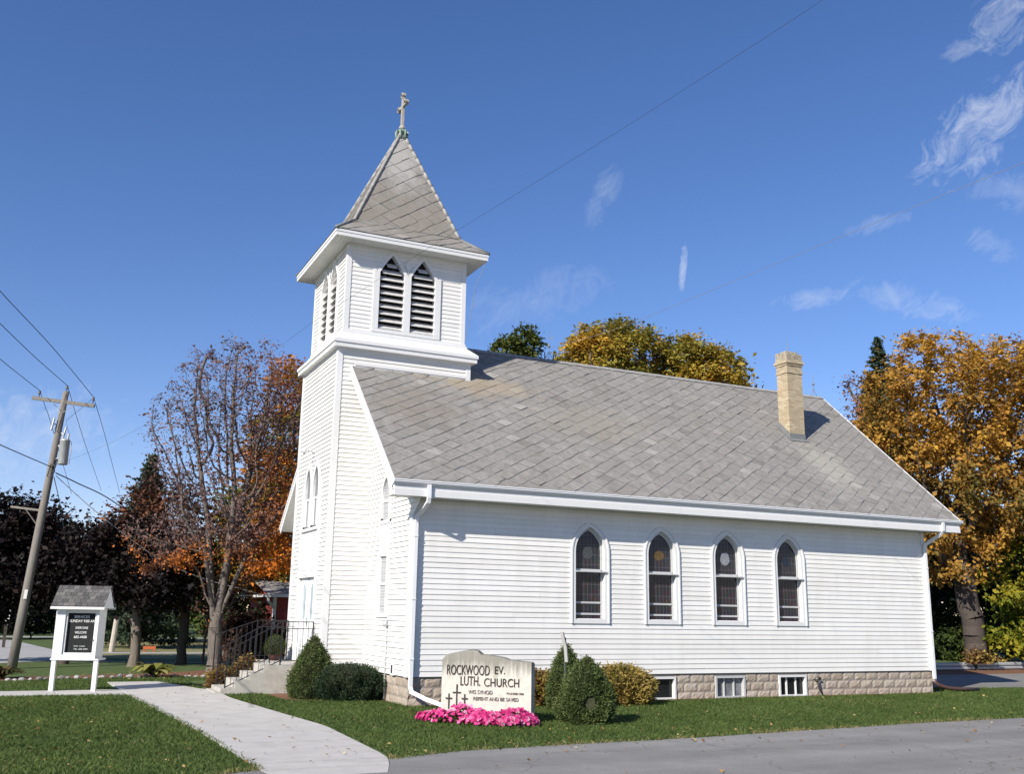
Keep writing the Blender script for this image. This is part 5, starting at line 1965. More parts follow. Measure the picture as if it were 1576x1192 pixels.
# dark undergrowth between the maple and the church
for i, (x, y, h, rx, lab) in enumerate([(0.6, 16.2, 2.1, 1.1, 'dark bush behind the stair railing next to the red wall'), (-0.7, 15.0, 1.7, 0.9, 'dark bush beside the bare maple trunk')]):
    bush('dark_bush', (x, y, G), [(x, y, h * 0.5, rx, rx, h * 0.52)], lab, LF_BROWN if i else LF_DARKG, 85 + i, leaves=3800, size=0.15, sigma=0.2)


# ================================================================== shrubs by the church
def dense_shrub(name, base, prof, label, leafm, seed, n=9000, size=0.05, aspect=0.35, cat='shrub', lumpy=0.06, core=0.86, group=None, shag=0.02, lean=(0, 0), holes=()):
    """clipped evergreen: prof is (radius, height) pairs from ground to tip; a twiggy inner body under a coat of sprigs"""
    rg = np.random.default_rng(seed)
    base = np.array(base, float)
    r_ = root(name, base, label, cat, group)
    zz = np.array([z for r, z in prof])
    rr = np.array([r for r, z in prof])

    def lump(a, z):
        return 1 + lumpy * (np.sin(3 * a + seed) * np.sin(5 * z / zz[-1] * 2 + seed) + 0.7 * np.sin(7 * a + 2 * seed + 4 * z) + 0.6 * np.sin(11 * a - 9 * z))
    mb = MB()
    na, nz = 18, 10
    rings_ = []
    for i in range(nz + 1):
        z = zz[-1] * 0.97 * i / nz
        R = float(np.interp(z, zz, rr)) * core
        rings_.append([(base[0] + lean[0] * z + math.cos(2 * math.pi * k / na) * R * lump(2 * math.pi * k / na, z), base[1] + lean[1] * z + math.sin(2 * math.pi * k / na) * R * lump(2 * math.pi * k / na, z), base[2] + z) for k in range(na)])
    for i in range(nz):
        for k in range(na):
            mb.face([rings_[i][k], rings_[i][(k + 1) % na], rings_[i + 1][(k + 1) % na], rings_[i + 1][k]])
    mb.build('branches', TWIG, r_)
    # weight heights by circumference
    zs = rg.random(n * 3) * zz[-1]
    R = np.interp(zs, zz, rr)
    keep = rg.random(n * 3) < (R + 0.05) / (rr.max() + 0.05)
    zs, R = zs[keep][:n], R[keep][:n]
    a = rg.random(len(zs)) * 2 * math.pi
    rad = R * lump(a, zs) * (1 - np.abs(rg.normal(0, 0.07, len(zs)))) + rg.normal(0, shag, len(zs))
    ox, oy = np.cos(a), np.sin(a)
    c = np.stack([base[0] + lean[0] * zs + ox * rad, base[1] + lean[1] * zs + oy * rad, base[2] + zs + rg.normal(0, shag, len(zs))], 1)
    out = np.stack([ox, oy, np.full(len(zs), 0.45)], 1)
    for hx_, hy_, hz_, hr in holes:
        d = np.linalg.norm(c - np.array((hx_, hy_, hz_)), axis=1)
        k = d > hr
        c, out, a, zs = c[k], out[k], a[k], zs[k]
    m = len(c)
    # sprigs point outwards and up
    u = out + rg.normal(0, 0.55, (m, 3))
    u /= np.linalg.norm(u, axis=1, keepdims=True)
    w = np.cross(u, rg.normal(size=(m, 3)))
    w /= np.linalg.norm(w, axis=1, keepdims=True) + 1e-9
    s = (size * rg.uniform(0.6, 1.4, m))[:, None]
    q = np.stack([c - u * s * 0.5, c - w * s * aspect * 0.5, c + u * s * 0.5, c + w * s * aspect * 0.5], 1)
    sh = rg.integers(0, m, int(m * 0.02))
    ts = rg.uniform(0.2, 1.3, len(sh))[:, None] * size * 1.1
    q = np.concatenate([q, q[sh] + (u[sh] * ts)[:, None, :]])
    a, zs = np.concatenate([a, a[sh]]), np.concatenate([zs, zs[sh]])
    m = len(q)
    t = np.clip(0.5 + 0.25 * np.sin(5 * a + zs * 9 + seed) * np.sin(zs * 13 + 3 * a) + rg.normal(0, 0.17, m), 0, 1)
    quads_mesh('foliage', q, t, leafm, r_)
    return r_


dense_shrub('dwarf_spruce', (2.13, -4.2, G), [(0.47, 0.0), (0.53, 0.15), (0.53, 0.42), (0.44, 0.70), (0.29, 0.94), (0.12, 1.12), (0.02, 1.21)],
            'round topped dwarf spruce with a bare patch beside the stone sign', LF_DWARF, 3, n=24000, size=0.055, lumpy=0.075, shag=0.03, holes=[(1.93, -4.68, 0.33, 0.13)])
dense_shrub('dwarf_spruce', (3.06, -1.7, G), [(0.36, 0.0), (0.42, 0.2), (0.40, 0.55), (0.28, 0.95), (0.13, 1.2), (0.02, 1.35)],
            'pointed dwarf spruce near the wall behind the grey edge on sign', LF_DWARF, 5, n=15000, size=0.055, lumpy=0.07, shag=0.03)
dense_shrub('dwarf_spruce', (-1.45, 2.55, G), [(0.48, 0.0), (0.55, 0.2), (0.50, 0.5), (0.36, 0.9), (0.18, 1.2), (0.02, 1.42)],
            'conical dwarf spruce at the foot of the tower beside the steps', LF_DWARF, 8, n=16000, size=0.055, lumpy=0.075, shag=0.03)
dense_shrub('yew_shrub', (-0.72, 2.0, G), [(0.66, 0.0), (0.80, 0.18), (0.82, 0.42), (0.66, 0.64), (0.36, 0.76), (0.04, 0.80)],
            'low round dark green shrub between the conical spruce and the church corner', LF_YEW, 9, n=17000, size=0.055, lumpy=0.08, shag=0.03)
dense_shrub('spirea_shrub', (4.98, -0.85, G), [(0.52, 0.0), (0.70, 0.2), (0.72, 0.42), (0.58, 0.66), (0.33, 0.80), (0.05, 0.86)],
            'rounded straw yellow shrub against the foundation', LF_SPIREA, 11, n=15000, size=0.08, aspect=0.4, lumpy=0.12, shag=0.05, core=0.8)
dense_shrub('spirea_shrub', (2.98, -0.62, G), [(0.42, 0.0), (0.52, 0.2), (0.50, 0.42), (0.36, 0.62), (0.05, 0.74)],
            'small red and yellow shrub between the stone sign and the spruces', LF_REDYEL, 12, n=5000, size=0.085, aspect=0.55, lumpy=0.14, shag=0.05, core=0.75)


def clump_plant(name, base, n, ln, label, leafm, seed, wid=0.3, group=None):
    """broad arching leaves from one crown"""
    rg = np.random.default_rng(seed)
    base = np.array(base, float)
    q, t = [], []
    for i in range(n):
        a = rg.random() * 2 * math.pi
        l_ = ln * rg.uniform(0.5, 1.1)
        rise = rg.uniform(0.5, 1.2) * l_ * 0.9
        d = np.array((math.cos(a), math.sin(a), 0))
        s = np.array((-math.sin(a), math.cos(a), 0)) * l_ * wid
        prev = None
        tt = np.clip(rg.normal(0.5, 0.25), 0, 1)
        for k in range(5):
            x = k / 4
            p = base + d * l_ * x + np.array((0, 0, rise * (1.6 * x - 1.35 * x * x) + 0.02))
            w = s * (0.15 + 0.85 * math.sin(math.pi * min(1, 0.12 + 0.88 * x)) ** 0.8) * 0.5 if k < 4 else s * 0.02
            if prev is not None:
                q.append([prev[0] - prev[1], prev[0] + prev[1], p + w, p - w])
                t.append(tt)
            prev = (p, w)
    o = quads_mesh(name, np.array(q), t, leafm, None, base)
    return tag(o, label, 'plant', group)


clump_plant('hosta_plant', (-4.1, 10.75, G), 60, 0.78, 'yellowing hosta clump on the mulch at the walk end', LF_HOSTA, 1)
clump_plant('perennial_plant', (-8.15, 10.9, G), 70, 0.75, 'dark bronze perennial clump at the foot of the utility pole', LF_HOSTAD, 2, wid=0.16)

# pink flower bed before the stone sign: nobody could count the blooms
rg = np.random.default_rng(77)
pts_l, pts_p = [], []
bed = [(-0.76, -2.92, 0.07, 0.04), (-0.64, -3.06, 0.14, 0.08), (-0.52, -3.24, 0.22, 0.12), (-0.40, -3.42, 0.27, 0.13), (-0.20, -3.64, 0.30, 0.24), (0.02, -3.84, 0.28, 0.16), (0.22, -4.00, 0.28, 0.12), (0.42, -4.14, 0.28, 0.15), (0.60, -4.30, 0.28, 0.21), (0.76, -4.40, 0.20, 0.13), (0.86, -4.46, 0.11, 0.07), (-0.05, -4.02, 0.20, 0.08), (0.45, -4.42, 0.22, 0.09)]
for x, y, r, h in bed:
    n = 340
    d = rg.normal(size=(n, 3))
    d[:, 2] = np.abs(d[:, 2])
    d /= np.linalg.norm(d, axis=1, keepdims=True)
    k = rg.uniform(0.55, 1.0, n)[:, None]
    pts_l.append(np.array((x, y, G + 0.03)) + d * k * np.array((r, r, h + 0.04)))
    n = 100
    d = rg.normal(size=(n, 3))
    d[:, 2] = np.abs(d[:, 2]) * 1.2
    d /= np.linalg.norm(d, axis=1, keepdims=True)
    pts_p.append(np.array((x, y, G + 0.05)) + d * np.array((r, r, h + 0.06)) * rg.uniform(0.86, 1.10, (n, 1)))
pts_l = np.concatenate(pts_l)
bedo = root('flower_bed', (0.1, -3.9, G), 'mounded bed of bright pink flowers in front of the stone sign', 'flower bed')
quads_mesh('leaves', leaf_quads(pts_l, 0.055, rg, aspect=0.6), np.clip(rg.normal(0.5, 0.25, len(pts_l)), 0, 1), LF_BED, bedo)['kind'] = 'stuff'
pts_p = np.concatenate(pts_p)
q, t = [], []
for p in pts_p:
    nrm = (p - np.array((0.1, -3.6, -0.3)))
    nrm = nrm / np.linalg.norm(nrm) + rg.normal(0, 0.35, 3) + np.array((-0.25, -0.5, 0.4))
    nrm /= np.linalg.norm(nrm)
    u = np.cross(nrm, (0.3, 0.2, 0.9))
    u /= np.linalg.norm(u)
    v = np.cross(nrm, u)
    s = rg.uniform(0.024, 0.040)
    tt = np.clip(rg.normal(0.5, 0.3), 0, 1)
    a0 = rg.random() * 6
    for k in range(5):
        a, b, c = a0 + k * 1.2566 - 0.62, a0 + k * 1.2566, a0 + k * 1.2566 + 0.62
        q.append([p, p + (u * math.cos(a) + v * math.sin(a)) * s * 0.85, p + (u * math.cos(b) + v * math.sin(b)) * s * 1.15 + nrm * 0.006, p + (u * math.cos(c) + v * math.sin(c)) * s * 0.85])
        t.append(np.clip(tt + rg.normal(0, 0.05), 0, 1))
quads_mesh('blooms', np.array(q), t, PETAL, bedo)['kind'] = 'stuff'

# ================================================================== entrance steps and railings
steps = root('concrete_steps', (-2.2, 5.0, G), 'weathered concrete entrance steps with black iron railings at the tower door', 'steps')
SY0, SY1 = 4.0, 5.35
treads = [(-3.30, 0.06), (-2.98, 0.235), (-2.63, 0.40), (-2.30, 0.59)]
mb = MB()
xs = [t[0] for t in treads] + [-1.95]
prevz = G - 0.1
for i, (x, z) in enumerate(treads):
    mb.box((x, SY0, G - 0.15), (xs[i + 1] - 0.0015, SY1, z))
mb.box((-1.9485, SY0 - 0.004, G - 0.15), (TX0 - 0.004, 6.9, 0.592))
mb.box((-3.42, SY0 + 0.1, G - 0.15), (-3.302, SY1 - 0.0, G + 0.055))
mb.build('stair_block', CONCDK, steps)


def railing(y, x0, x1, zb0, zb1, zt0, zt1, xl, posts):
    """stair rail along x at a given y: sloping from x0 to x1, then level to xl"""
    mb = MB()
    mb.bar((x0, y, zt0), (x1, y, zt1), 0.028, 0.022)
    mb.bar((x1, y, zt1), (xl, y, zt1), 0.028, 0.022)
    mb.bar((x0, y, zb0), (x1, y, zb1), 0.025, 0.02)
    mb.bar((x1, y, zb1), (xl, y, zb1), 0.025, 0.02)
    mb.bar((x1, y, zt1 - 0.17), (xl, y, zt1 - 0.17), 0.02, 0.02)
    r_ = mb.build('railing', IRON, steps)
    for px, za, zb in posts:
        mb = MB()
        mb.bar((px, y, za), (px, y, zb), 0.028)
        mb.build('rail_post', IRON, r_)
    n = int((x1 - x0) / 0.125)
    for i in range(1, n):
        t = i / n
        x = x0 + (x1 - x0) * t
        mb = MB()
        mb.bar((x, y, zb0 + (zb1 - zb0) * t), (x, y, zt0 + (zt1 - zt0) * t), 0.0115)
        mb.build('baluster', IRON, r_)
    m = int((xl - x1) / 0.125)
    for i in range(1, m):
        x = x1 + (xl - x1) * i / m
        mb = MB()
        mb.bar((x, y, zb1), (x, y, zt1), 0.0115)
        mb.build('baluster', IRON, r_)


railing(SY0 + 0.05, -3.20, -1.90, 0.02 + 0.06, 0.70, 0.93, 1.64, TX0 - 0.06, [(-3.20, G + 0.05, 0.93), (-1.90, 0.59, 1.64), (TX0 - 0.07, 0.59, 1.64)])
railing(SY1 - 0.05, -3.20, -1.90, 0.02 + 0.06, 0.70, 0.93, 1.64, TX0 - 0.55, [(-3.20, G + 0.05, 0.93), (-1.90, 0.59, 1.64), (TX0 - 0.56, 0.59, 1.64)])
railing(6.85, -3.05, -1.95, 0.40, 0.70, 1.25, 1.64, TX0 - 0.06, [(-3.05, G, 1.25), (-2.5, G, 1.44), (-1.95, 0.59, 1.64), (TX0 - 0.07, 0.59, 1.64)])

dense_shrub('potted_shrub', (-1.55, 6.35, 0.72), [(0.16, 0.0), (0.27, 0.12), (0.27, 0.30), (0.17, 0.46), (0.03, 0.54)], 'small round olive shrub in a dark red pot on the church landing', LF_GREEN, 14, n=2200, size=0.05, core=0.85)
pot = bpy.data.objects[[o.name for o in COL.objects if o.name.startswith('potted_shrub')][0]]
mb = MB()
mb.lathe((-1.55, 6.35, 0.594), [(0.12, 0), (0.17, 0.14), (0.18, 0.17), (0.15, 0.17)], 14)
mb.build('pot', TERRA, pot, smooth=True)
dense_shrub('step_shrub', (-2.95, 5.85, G), [(0.30, 0), (0.36, 0.15), (0.30, 0.38), (0.05, 0.52)], 'low yellowing plant beside the lowest steps', LF_REDYEL, 15, n=2600, size=0.08, aspect=0.5, core=0.7, shag=0.05, cat='plant')
dense_shrub('step_shrub', (-2.32, 6.1, G), [(0.30, 0), (0.36, 0.2), (0.32, 0.52), (0.05, 0.78)], 'taller yellow brown plant beside the upper steps', LF_REDYEL, 16, n=2800, size=0.08, aspect=0.5, core=0.7, shag=0.05, cat='plant')

# ================================================================== stone church sign
a_ = math.radians(-36)
SU = np.array((math.cos(a_), math.sin(a_), 0))
SNF = np.array((math.sin(a_), -math.cos(a_), 0))          # towards the viewer
SR = np.array((0.95, -4.2, 0))                            # lower right front corner


def PSG(u, z, off=0.0):
    return SR + SU * u + SNF * off + np.array((0, 0, z))


sign = root('stone_sign', PSG(-0.86, G, -0.2), 'pale stone church name sign with dark lettering and three crosses above pink flowers', 'sign')
top = [(-1.725, 1.06), (-1.64, 1.145), (-1.52, 1.17), (-1.36, 1.205), (-1.205, 1.232), (-1.12, 1.235), (-1.04, 1.222), (-0.965, 1.155), (-0.85, 1.148), (-0.70, 1.13), (-0.525, 1.104), (-0.44, 1.072), (-0.35, 1.061), (-0.18, 1.045), (0.0, 1.03)]
rg = np.random.default_rng(6)
mb = MB()
D_ = -0.40
nz_ = 7
cols = []
for u, zt in top:
    cols.append([PSG(u, G - 0.1 + (zt - G + 0.1) * j / nz_, rg.uniform(-0.004, 0.004)) for j in range(nz_ + 1)])
for i in range(len(top) - 1):
    for j in range(nz_):
        mb.face([cols[i][j], cols[i + 1][j], cols[i + 1][j + 1], cols[i][j + 1]])
    za, zb = top[i][1], top[i + 1][1]
    m0, m1 = PSG(top[i][0], za + 0.012, D_ * 0.5), PSG(top[i + 1][0], zb + 0.012, D_ * 0.5)
    b0, b1 = PSG(top[i][0], za - 0.03, D_), PSG(top[i + 1][0], zb - 0.03, D_)
    mb.face([cols[i][-1], cols[i + 1][-1], m1, m0])
    mb.face([m0, m1, b1, b0])
    mb.face([b0, b1, PSG(top[i + 1][0], G - 0.1, D_), PSG(top[i][0], G - 0.1, D_)])
for c, u, zt in ((cols[0], *top[0]), (cols[-1], *top[-1])):
    mb.face([c[0], PSG(u, G - 0.1, D_), PSG(u, zt - 0.03, D_), PSG(u, zt + 0.012, D_ * 0.5), c[-1]])
# weathering: grey drip stains under the top edge
sm = STONE
t_ = sm.node_tree
Nn, Lk = t_.nodes, t_.links
bs = Nn['Principled BSDF']
srcc = bs.inputs['Base Color'].links[0].from_socket
tcn = Nn.new('ShaderNodeTexCoord')
mpn = Nn.new('ShaderNodeMapping')
mpn.inputs['Scale'].default_value = (13, 13, 0.9)
Lk.new(tcn.outputs['Object'], mpn.inputs['Vector'])
nzn = Nn.new('ShaderNodeTexNoise')
nzn.inputs['Scale'].default_value = 1.0
nzn.inputs['Detail'].default_value = 5
Lk.new(mpn.outputs['Vector'], nzn.inputs['Vector'])
sepn = Nn.new('ShaderNodeSeparateXYZ')
Lk.new(tcn.outputs['Object'], sepn.inputs[0])
mrn = Nn.new('ShaderNodeMapRange')
mrn.inputs['From Min'].default_value = 0.42
mrn.inputs['From Max'].default_value = 1.16
mrn.inputs['To Min'].default_value = -0.55
mrn.inputs['To Max'].default_value = 0.42
Lk.new(sepn.outputs[2], mrn.inputs['Value'])
adn = Nn.new('ShaderNodeMath')
Lk.new(nzn.outputs['Fac'], adn.inputs[0])
Lk.new(mrn.outputs[0], adn.inputs[1])
mr2 = Nn.new('ShaderNodeMapRange')
mr2.inputs['From Min'].default_value = 0.50
mr2.inputs['From Max'].default_value = 0.85
mr2.inputs['To Max'].default_value = 0.8
Lk.new(adn.outputs[0], mr2.inputs['Value'])
mxn = Nn.new('ShaderNodeMixRGB')
mxn.inputs['Color2'].default_value = (0.17, 0.165, 0.135, 1)
Lk.new(mr2.outputs[0], mxn.inputs['Fac'])
Lk.new(srcc, mxn.inputs['Color1'])
Lk.new(mxn.outputs['Color'], bs.inputs['Base Color'])
mb.build('slab', STONE, sign)
for body, u0, u1, z0, z1, m_ in (('ROCKWOOD', -1.628, -0.80, 0.785, 0.965, LETTER), ('EV.', -0.70, -0.505, 0.815, 0.955, LETTER), ('LUTH.', -1.358, -0.98, 0.592, 0.762, LETTER), ('CHURCH', -0.90, -0.232, 0.585, 0.735, LETTER),
                                 ('WIS SYNOD', -1.20, -0.737, 0.443, 0.512, LETTERP), ('FOUNDED 1880', -0.463, -0.142, 0.452, 0.485, LETTERP), ('REPENT AND BE SAVED', -1.10, -0.24, 0.330, 0.392, LETTERP)):
    text_mesh(body, PSG, u0, u1, z0, z1, 0.005, 0.012, m_, sign)
for u, z0, z1, za, w in ((-1.575, 0.10, 0.438, 0.352, 0.062), (-1.424, 0.16, 0.608, 0.46, 0.08), (-1.270, 0.16, 0.436, 0.352, 0.060)):
    mb = MB()
    c = [(-0.011, z0), (0.011, z0), (0.011, z1), (-0.011, z1)]
    mb.hexa([PSG(u + a, b, 0.004) for a, b in c] + [PSG(u + a, b, 0.018) for a, b in c])
    c = [(-w, za - 0.011), (w, za - 0.011), (w, za + 0.011), (-w, za + 0.011)]
    mb.hexa([PSG(u + a, b, 0.006) for a, b in c] + [PSG(u + a, b, 0.020) for a, b in c])
    mb.build('cross', LETTER, sign)

# flat sign seen edge on, on a steel post
es = root('edge_on_sign', (2.65, -2.4, G), 'weathered grey sign plate seen edge on, on a steel post between the dwarf spruces', 'sign')
mb = MB()
mb.bar((2.655, -2.4, G), (2.64, -2.4, 1.45), 0.045, 0.03)
mb.build('post', MATS['green_post'] if 'green_post' in MATS else mat('green_post', (0.06, 0.085, 0.06), 0.5, noise=0.2, nscale=9), es)
mb = MB()
ed = np.array((0.52, 0.854, 0))
for k, (z0, z1, x0, x1) in enumerate(((0.96, 1.27, 0.045, 0.012), (1.27, 1.56, 0.012, -0.075))):
    a = np.array((2.63 + x0, -2.42, z0))
    b = np.array((2.63 + x1, -2.42, z1))
    n = np.cross(ed, (0, 0, 1))
    mb.hexa([a - ed * 0.2 - n * 0.03, a + ed * 0.2 - n * 0.03, a + ed * 0.2 + n * 0.03, a - ed * 0.2 + n * 0.03,
             b - ed * 0.2 - n * 0.03, b + ed * 0.2 - n * 0.03, b + ed * 0.2 + n * 0.03, b - ed * 0.2 + n * 0.03])
mb.build('plate', mat('weathered_plate', (0.40, 0.39, 0.37), 0.6, noise=0.15, nscale=10), es)

# ================================================================== letter board sign
b_ = math.radians(-20)
BU = np.array((math.cos(b_), math.sin(b_), 0))
BN = np.array((math.sin(b_), -math.cos(b_), 0))
BO = np.array((-6.986, 5.724, 0))


def PB(u, z, off=0.0):
    return BO + BU * u + BN * off + np.array((0, 0, z))


lb = root('letter_board', PB(0.52, G, 0), 'white roofed church letter board with black felt panel on two white posts by the walk', 'sign')
for u in (0.0, 0.985):
    mb = MB()
    pbox(mb, PB, (u - 0.05, u + 0.05), (G - 0.1, 0.70), (-0.05, 0.05))
    mb.build('post', TRIM, lb)
mb = MB()
pbox(mb, PB, (-0.08, 1.04), (0.66, 0.70), (-0.55, 0.07))
pbox(mb, PB, (-0.06, 0.16), (0.70, 1.90), (-0.55, 0.05))
pbox(mb, PB, (0.90, 0.955), (0.70, 1.90), (-0.55, 0.05))
pbox(mb, PB, (0.1605, 0.8995), (0.70, 0.79), (-0.55, 0.048))
pbox(mb, PB, (0.1605, 0.8995), (1.82, 1.90), (-0.55, 0.048))
pbox(mb, PB, (0.1605, 0.8995), (0.79, 1.82), (-0.55, -0.09))
mb.build('cabinet', TRIM, lb)
mb = MB()
for u0, u1, z0, z1 in ((0.165, 0.205, 0.795, 1.815), (0.855, 0.895, 0.795, 1.815), (0.2055, 0.8545, 0.795, 0.835), (0.2055, 0.8545, 1.775, 1.815)):
    pbox(mb, PB, (u0, u1), (z0, z1), (-0.05, 0.012))
dr = mb.build('door', TRIM, lb)
mb = MB()
mb.tube([PB(0.875, 1.13, 0.01), PB(0.875, 1.13, 0.03)], 0.022, 10)
mb.build('lock', LEAD, dr)
mb = MB()
pbox(mb, PB, (0.2, 0.86), (0.80, 1.80), (-0.085, -0.055))
bd = mb.build('felt_panel', BOARD, lb)
for body, u0, u1, z0, z1 in (('SERVICES', 0.34, 0.70, 1.655, 1.715), ('SUNDAY 9:00 AM', 0.235, 0.84, 1.555, 1.615), ('EVERYONE', 0.40, 0.69, 1.395, 1.45), ('WELCOME', 0.39, 0.665, 1.285, 1.34), ('682-4408', 0.38, 0.68, 1.175, 1.235),
                             ('PASTOR', 0.40, 0.50, 0.975, 1.0), ('R. MUELLER', 0.53, 0.66, 0.975, 1.0), ('TEL. 682-4409', 0.40, 0.73, 0.905, 0.932)):
    text_mesh(body, PB, u0, u1, z0, z1, -0.054, 0.006, BOARDW, bd)
mb = MB()
rz0, rz1 = 1.93, 2.42
mb2 = MB()
for k in range(6):
    for half, sg in ((0, 1), (1, -1)):
        z0 = rz0 + (rz1 - rz0) * k / 6
        z1 = rz0 + (rz1 - rz0) * (k + 1) / 6 + 0.015
        o0 = (0.20 - 0.45 * k / 6) if sg == 1 else (-0.70 + 0.45 * k / 6)
        o1 = (0.20 - 0.45 * (k + 1) / 6) if sg == 1 else (-0.70 + 0.45 * (k + 1) / 6)
        u = -0.16 - (0.06 if k % 2 else 0)
        while u < 1.10:
            ua, ub = max(u, -0.16) + 0.004, min(u + 0.14, 1.10) - 0.004
            u += 0.14
            if ub - ua < 0.02:
                continue
            li = 0.018 * sg
            q = [PB(ua, z0, o0), PB(ub, z0, o0), PB(ub, z1, o1 - li * 0.2), PB(ua, z1, o1 - li * 0.2)]
            q2 = [PB(ua, z0 + 0.016, o0 + li * 0.6), PB(ub, z0 + 0.016, o0 + li * 0.6), PB(ub, z1 + 0.004, o1), PB(ua, z1 + 0.004, o1)]
            mb2.hexa(q + q2, random.random())
rf = mb2.build('roof', SHINGLE, lb, tints=True)
pbox(mb, PB, (-0.165, 1.105), (1.865, 1.925), (0.19, 0.215))
pbox(mb, PB, (-0.165, 1.105), (1.865, 1.925), (-0.715, -0.69))
mb.build('fascia', TRIM, rf)
mb = MB()
mb.face([PB(-0.14, 1.9, 0.188), PB(1.08, 1.9, 0.188), PB(1.08, 1.9, -0.688), PB(-0.14, 1.9, -0.688)])
for u in (-0.135, 1.075):
    mb.face([PB(u, 1.9, 0.18), PB(u, 1.9, -0.68), PB(u, 2.39, -0.25)])
mb.build('gable', TRIM, rf)

# ================================================================== utility pole
PT = np.array((-7.29, 20.0, 10.02))
PBs = np.array((-7.97, 15.87, G))
# the pole leans; foot and top are tied to what the photograph shows
PT = np.array((-7.26, 16.6, 9.0))
pole = root('utility_pole', (-7.98, 15.87, G), 'leaning grey wooden utility pole with a crossarm and a transformer can', 'utility pole')
foot, head = np.array((-7.98, 15.87, G - 0.1)), np.array((-7.338, 16.05, 9.31))


def on_pole(z):
    t = (z - foot[2]) / (head[2] - foot[2])
    return foot + (head - foot) * t


mb = MB()
mb.tube([on_pole(z) for z in (G - 0.1, 2, 5, 8, 9.31)], [0.155, 0.145, 0.13, 0.11, 0.10], 14)
mb.build('shaft', WOODPOLE, pole, smooth=True)
aL, aR = np.array((-8.386, 16.50, 9.06)), np.array((-6.391, 15.56, 8.80))
mb = MB()
mb.bar(aL, aR, 0.09, 0.12)
arm = mb.build('crossarm', WOODPOLE, pole)
for t in (0.32, 0.68):
    mb = MB()
    mb.bar(aL + (aR - aL) * t + (0, -0.03, -0.05), on_pole(8.5) + (0, -0.12, 0), 0.035, 0.012)
    mb.build('arm_brace', STEEL, arm)


def insulator(mb, p):
    mb.lathe(p, [(0.015, -0.12), (0.015, 0.0), (0.05, 0.01), (0.055, 0.04), (0.035, 0.05), (0.05, 0.07), (0.045, 0.10), (0.025, 0.13)], 9)


INS = [np.array((-8.18, 16.40, 9.19)), np.array((-7.325, 16.05, 9.40)), np.array((-6.45, 15.60, 8.99))]
for p in INS:
    mb = MB()
    insulator(mb, p)
    mb.build('insulator', PORCELAIN, arm if p is not INS[1] else pole, smooth=True)
tc_ = on_pole(7.15) + np.array((0.30, -0.16, 0))
mb = MB()
mb.lathe(tc_, [(0.15, -0.45), (0.16, -0.43), (0.16, 0.36), (0.17, 0.37), (0.17, 0.40), (0.13, 0.44), (0.05, 0.46)], 18)
tr = mb.build('transformer', STEEL, pole, smooth=True)
for d in (-0.08, 0.08):
    mb = MB()
    mb.lathe(tc_ + (d, 0, 0.44), [(0.03, 0), (0.045, 0.03), (0.03, 0.06), (0.045, 0.09), (0.03, 0.12), (0.04, 0.15), (0.02, 0.22)], 9)
    mb.build('bushing', STEEL, tr, smooth=True)
mb = MB()
for z in (-0.25, 0.2):
    mb.bar(tc_ + (0, 0, z), on_pole(7.15 + z), 0.06, 0.05)
mb.tube([tc_ + (0.19, -0.05, 0.36), tc_ + (0.23, -0.08, 0.1), tc_ + (0.2, -0.05, -0.42)], 0.012, 5)
mb.build('bracket', STEEL, tr)
for dx, z in ((-0.22, 8.10), (0.20, 7.80)):
    mb = MB()
    p = on_pole(z) + (dx, -0.12, 0)
    mb.tube([p + (-0.03, 0, -0.22), p + (0.03, 0, 0.22)], 0.035, 8)
    mb.bar(p, on_pole(z), 0.03)
    mb.build('fuse_cutout', STEEL, pole)
mb = MB()
lo = on_pole(5.1)
mb.bar(lo, (-8.62, 16.6, 5.23), 0.05, 0.07)
mb.bar(on_pole(4.5), lo + (np.array((-8.62, 16.6, 5.23)) - lo) * 0.55, 0.035, 0.02)
mb.build('side_arm', WOODPOLE, pole)
mb = MB()
for z in (6.45, 6.65, 6.85):
    mb.lathe(on_pole(z) + (0.10, -0.14, -0.04), [(0.03, 0), (0.045, 0.02), (0.045, 0.06), (0.03, 0.08)], 8)
mb.tube([on_pole(6.9) + (0.16, -0.15, 0), on_pole(6.5) + (0.05, -0.25, -0.3), on_pole(6.4) + (-0.08, -0.2, -0.15), on_pole(6.6) + (-0.02, -0.16, 0.1)], 0.018, 6)
mb.tube([on_pole(9.2) + (0.02, -0.14, 0), on_pole(7.9) + (-0.12, -0.16, 0), on_pole(7.7) + (0.16, -0.2, 0)], 0.008, 5)
mb.tube([INS[2] + (0, 0, 0.1), on_pole(8.25) + (0.18, -0.15, 0), tc_ + (0.08, 0, 0.64)], 0.007, 5)
mb.build_each('wire_rack', WIRE, pole)
mb = MB()
mb.bar(on_pole(2.15) + (-0.02, -0.165, 0), on_pole(2.45) + (-0.02, -0.165, 0), 0.10, 0.01, up=(0, 1, 0))
mb.build('pole_tag', PAINTW, pole)


def wire(pts, r, label, m=WIRE, name='power_line', group='wires strung from the utility pole'):
    P_ = np.array(pts, float)
    # smooth the span through its points
    out = []
    for i in range(len(P_) - 1):
        p0, p1, p2, p3 = P_[max(i - 1, 0)], P_[i], P_[i + 1], P_[min(i + 2, len(P_) - 1)]
        for t in np.linspace(0, 1, 7)[:-1]:
            out.append(0.5 * ((2 * p1) + (p2 - p0) * t + (2 * p0 - 5 * p1 + 4 * p2 - p3) * t * t + (-p0 + 3 * p1 - 3 * p2 + p3) * t ** 3))
    out.append(P_[-1])
    mb = MB()
    mb.tube(out, r, 5)
    o = mb.build(name, m, None, P_[0], smooth=True)
    return tag(o, label, 'wire', group)


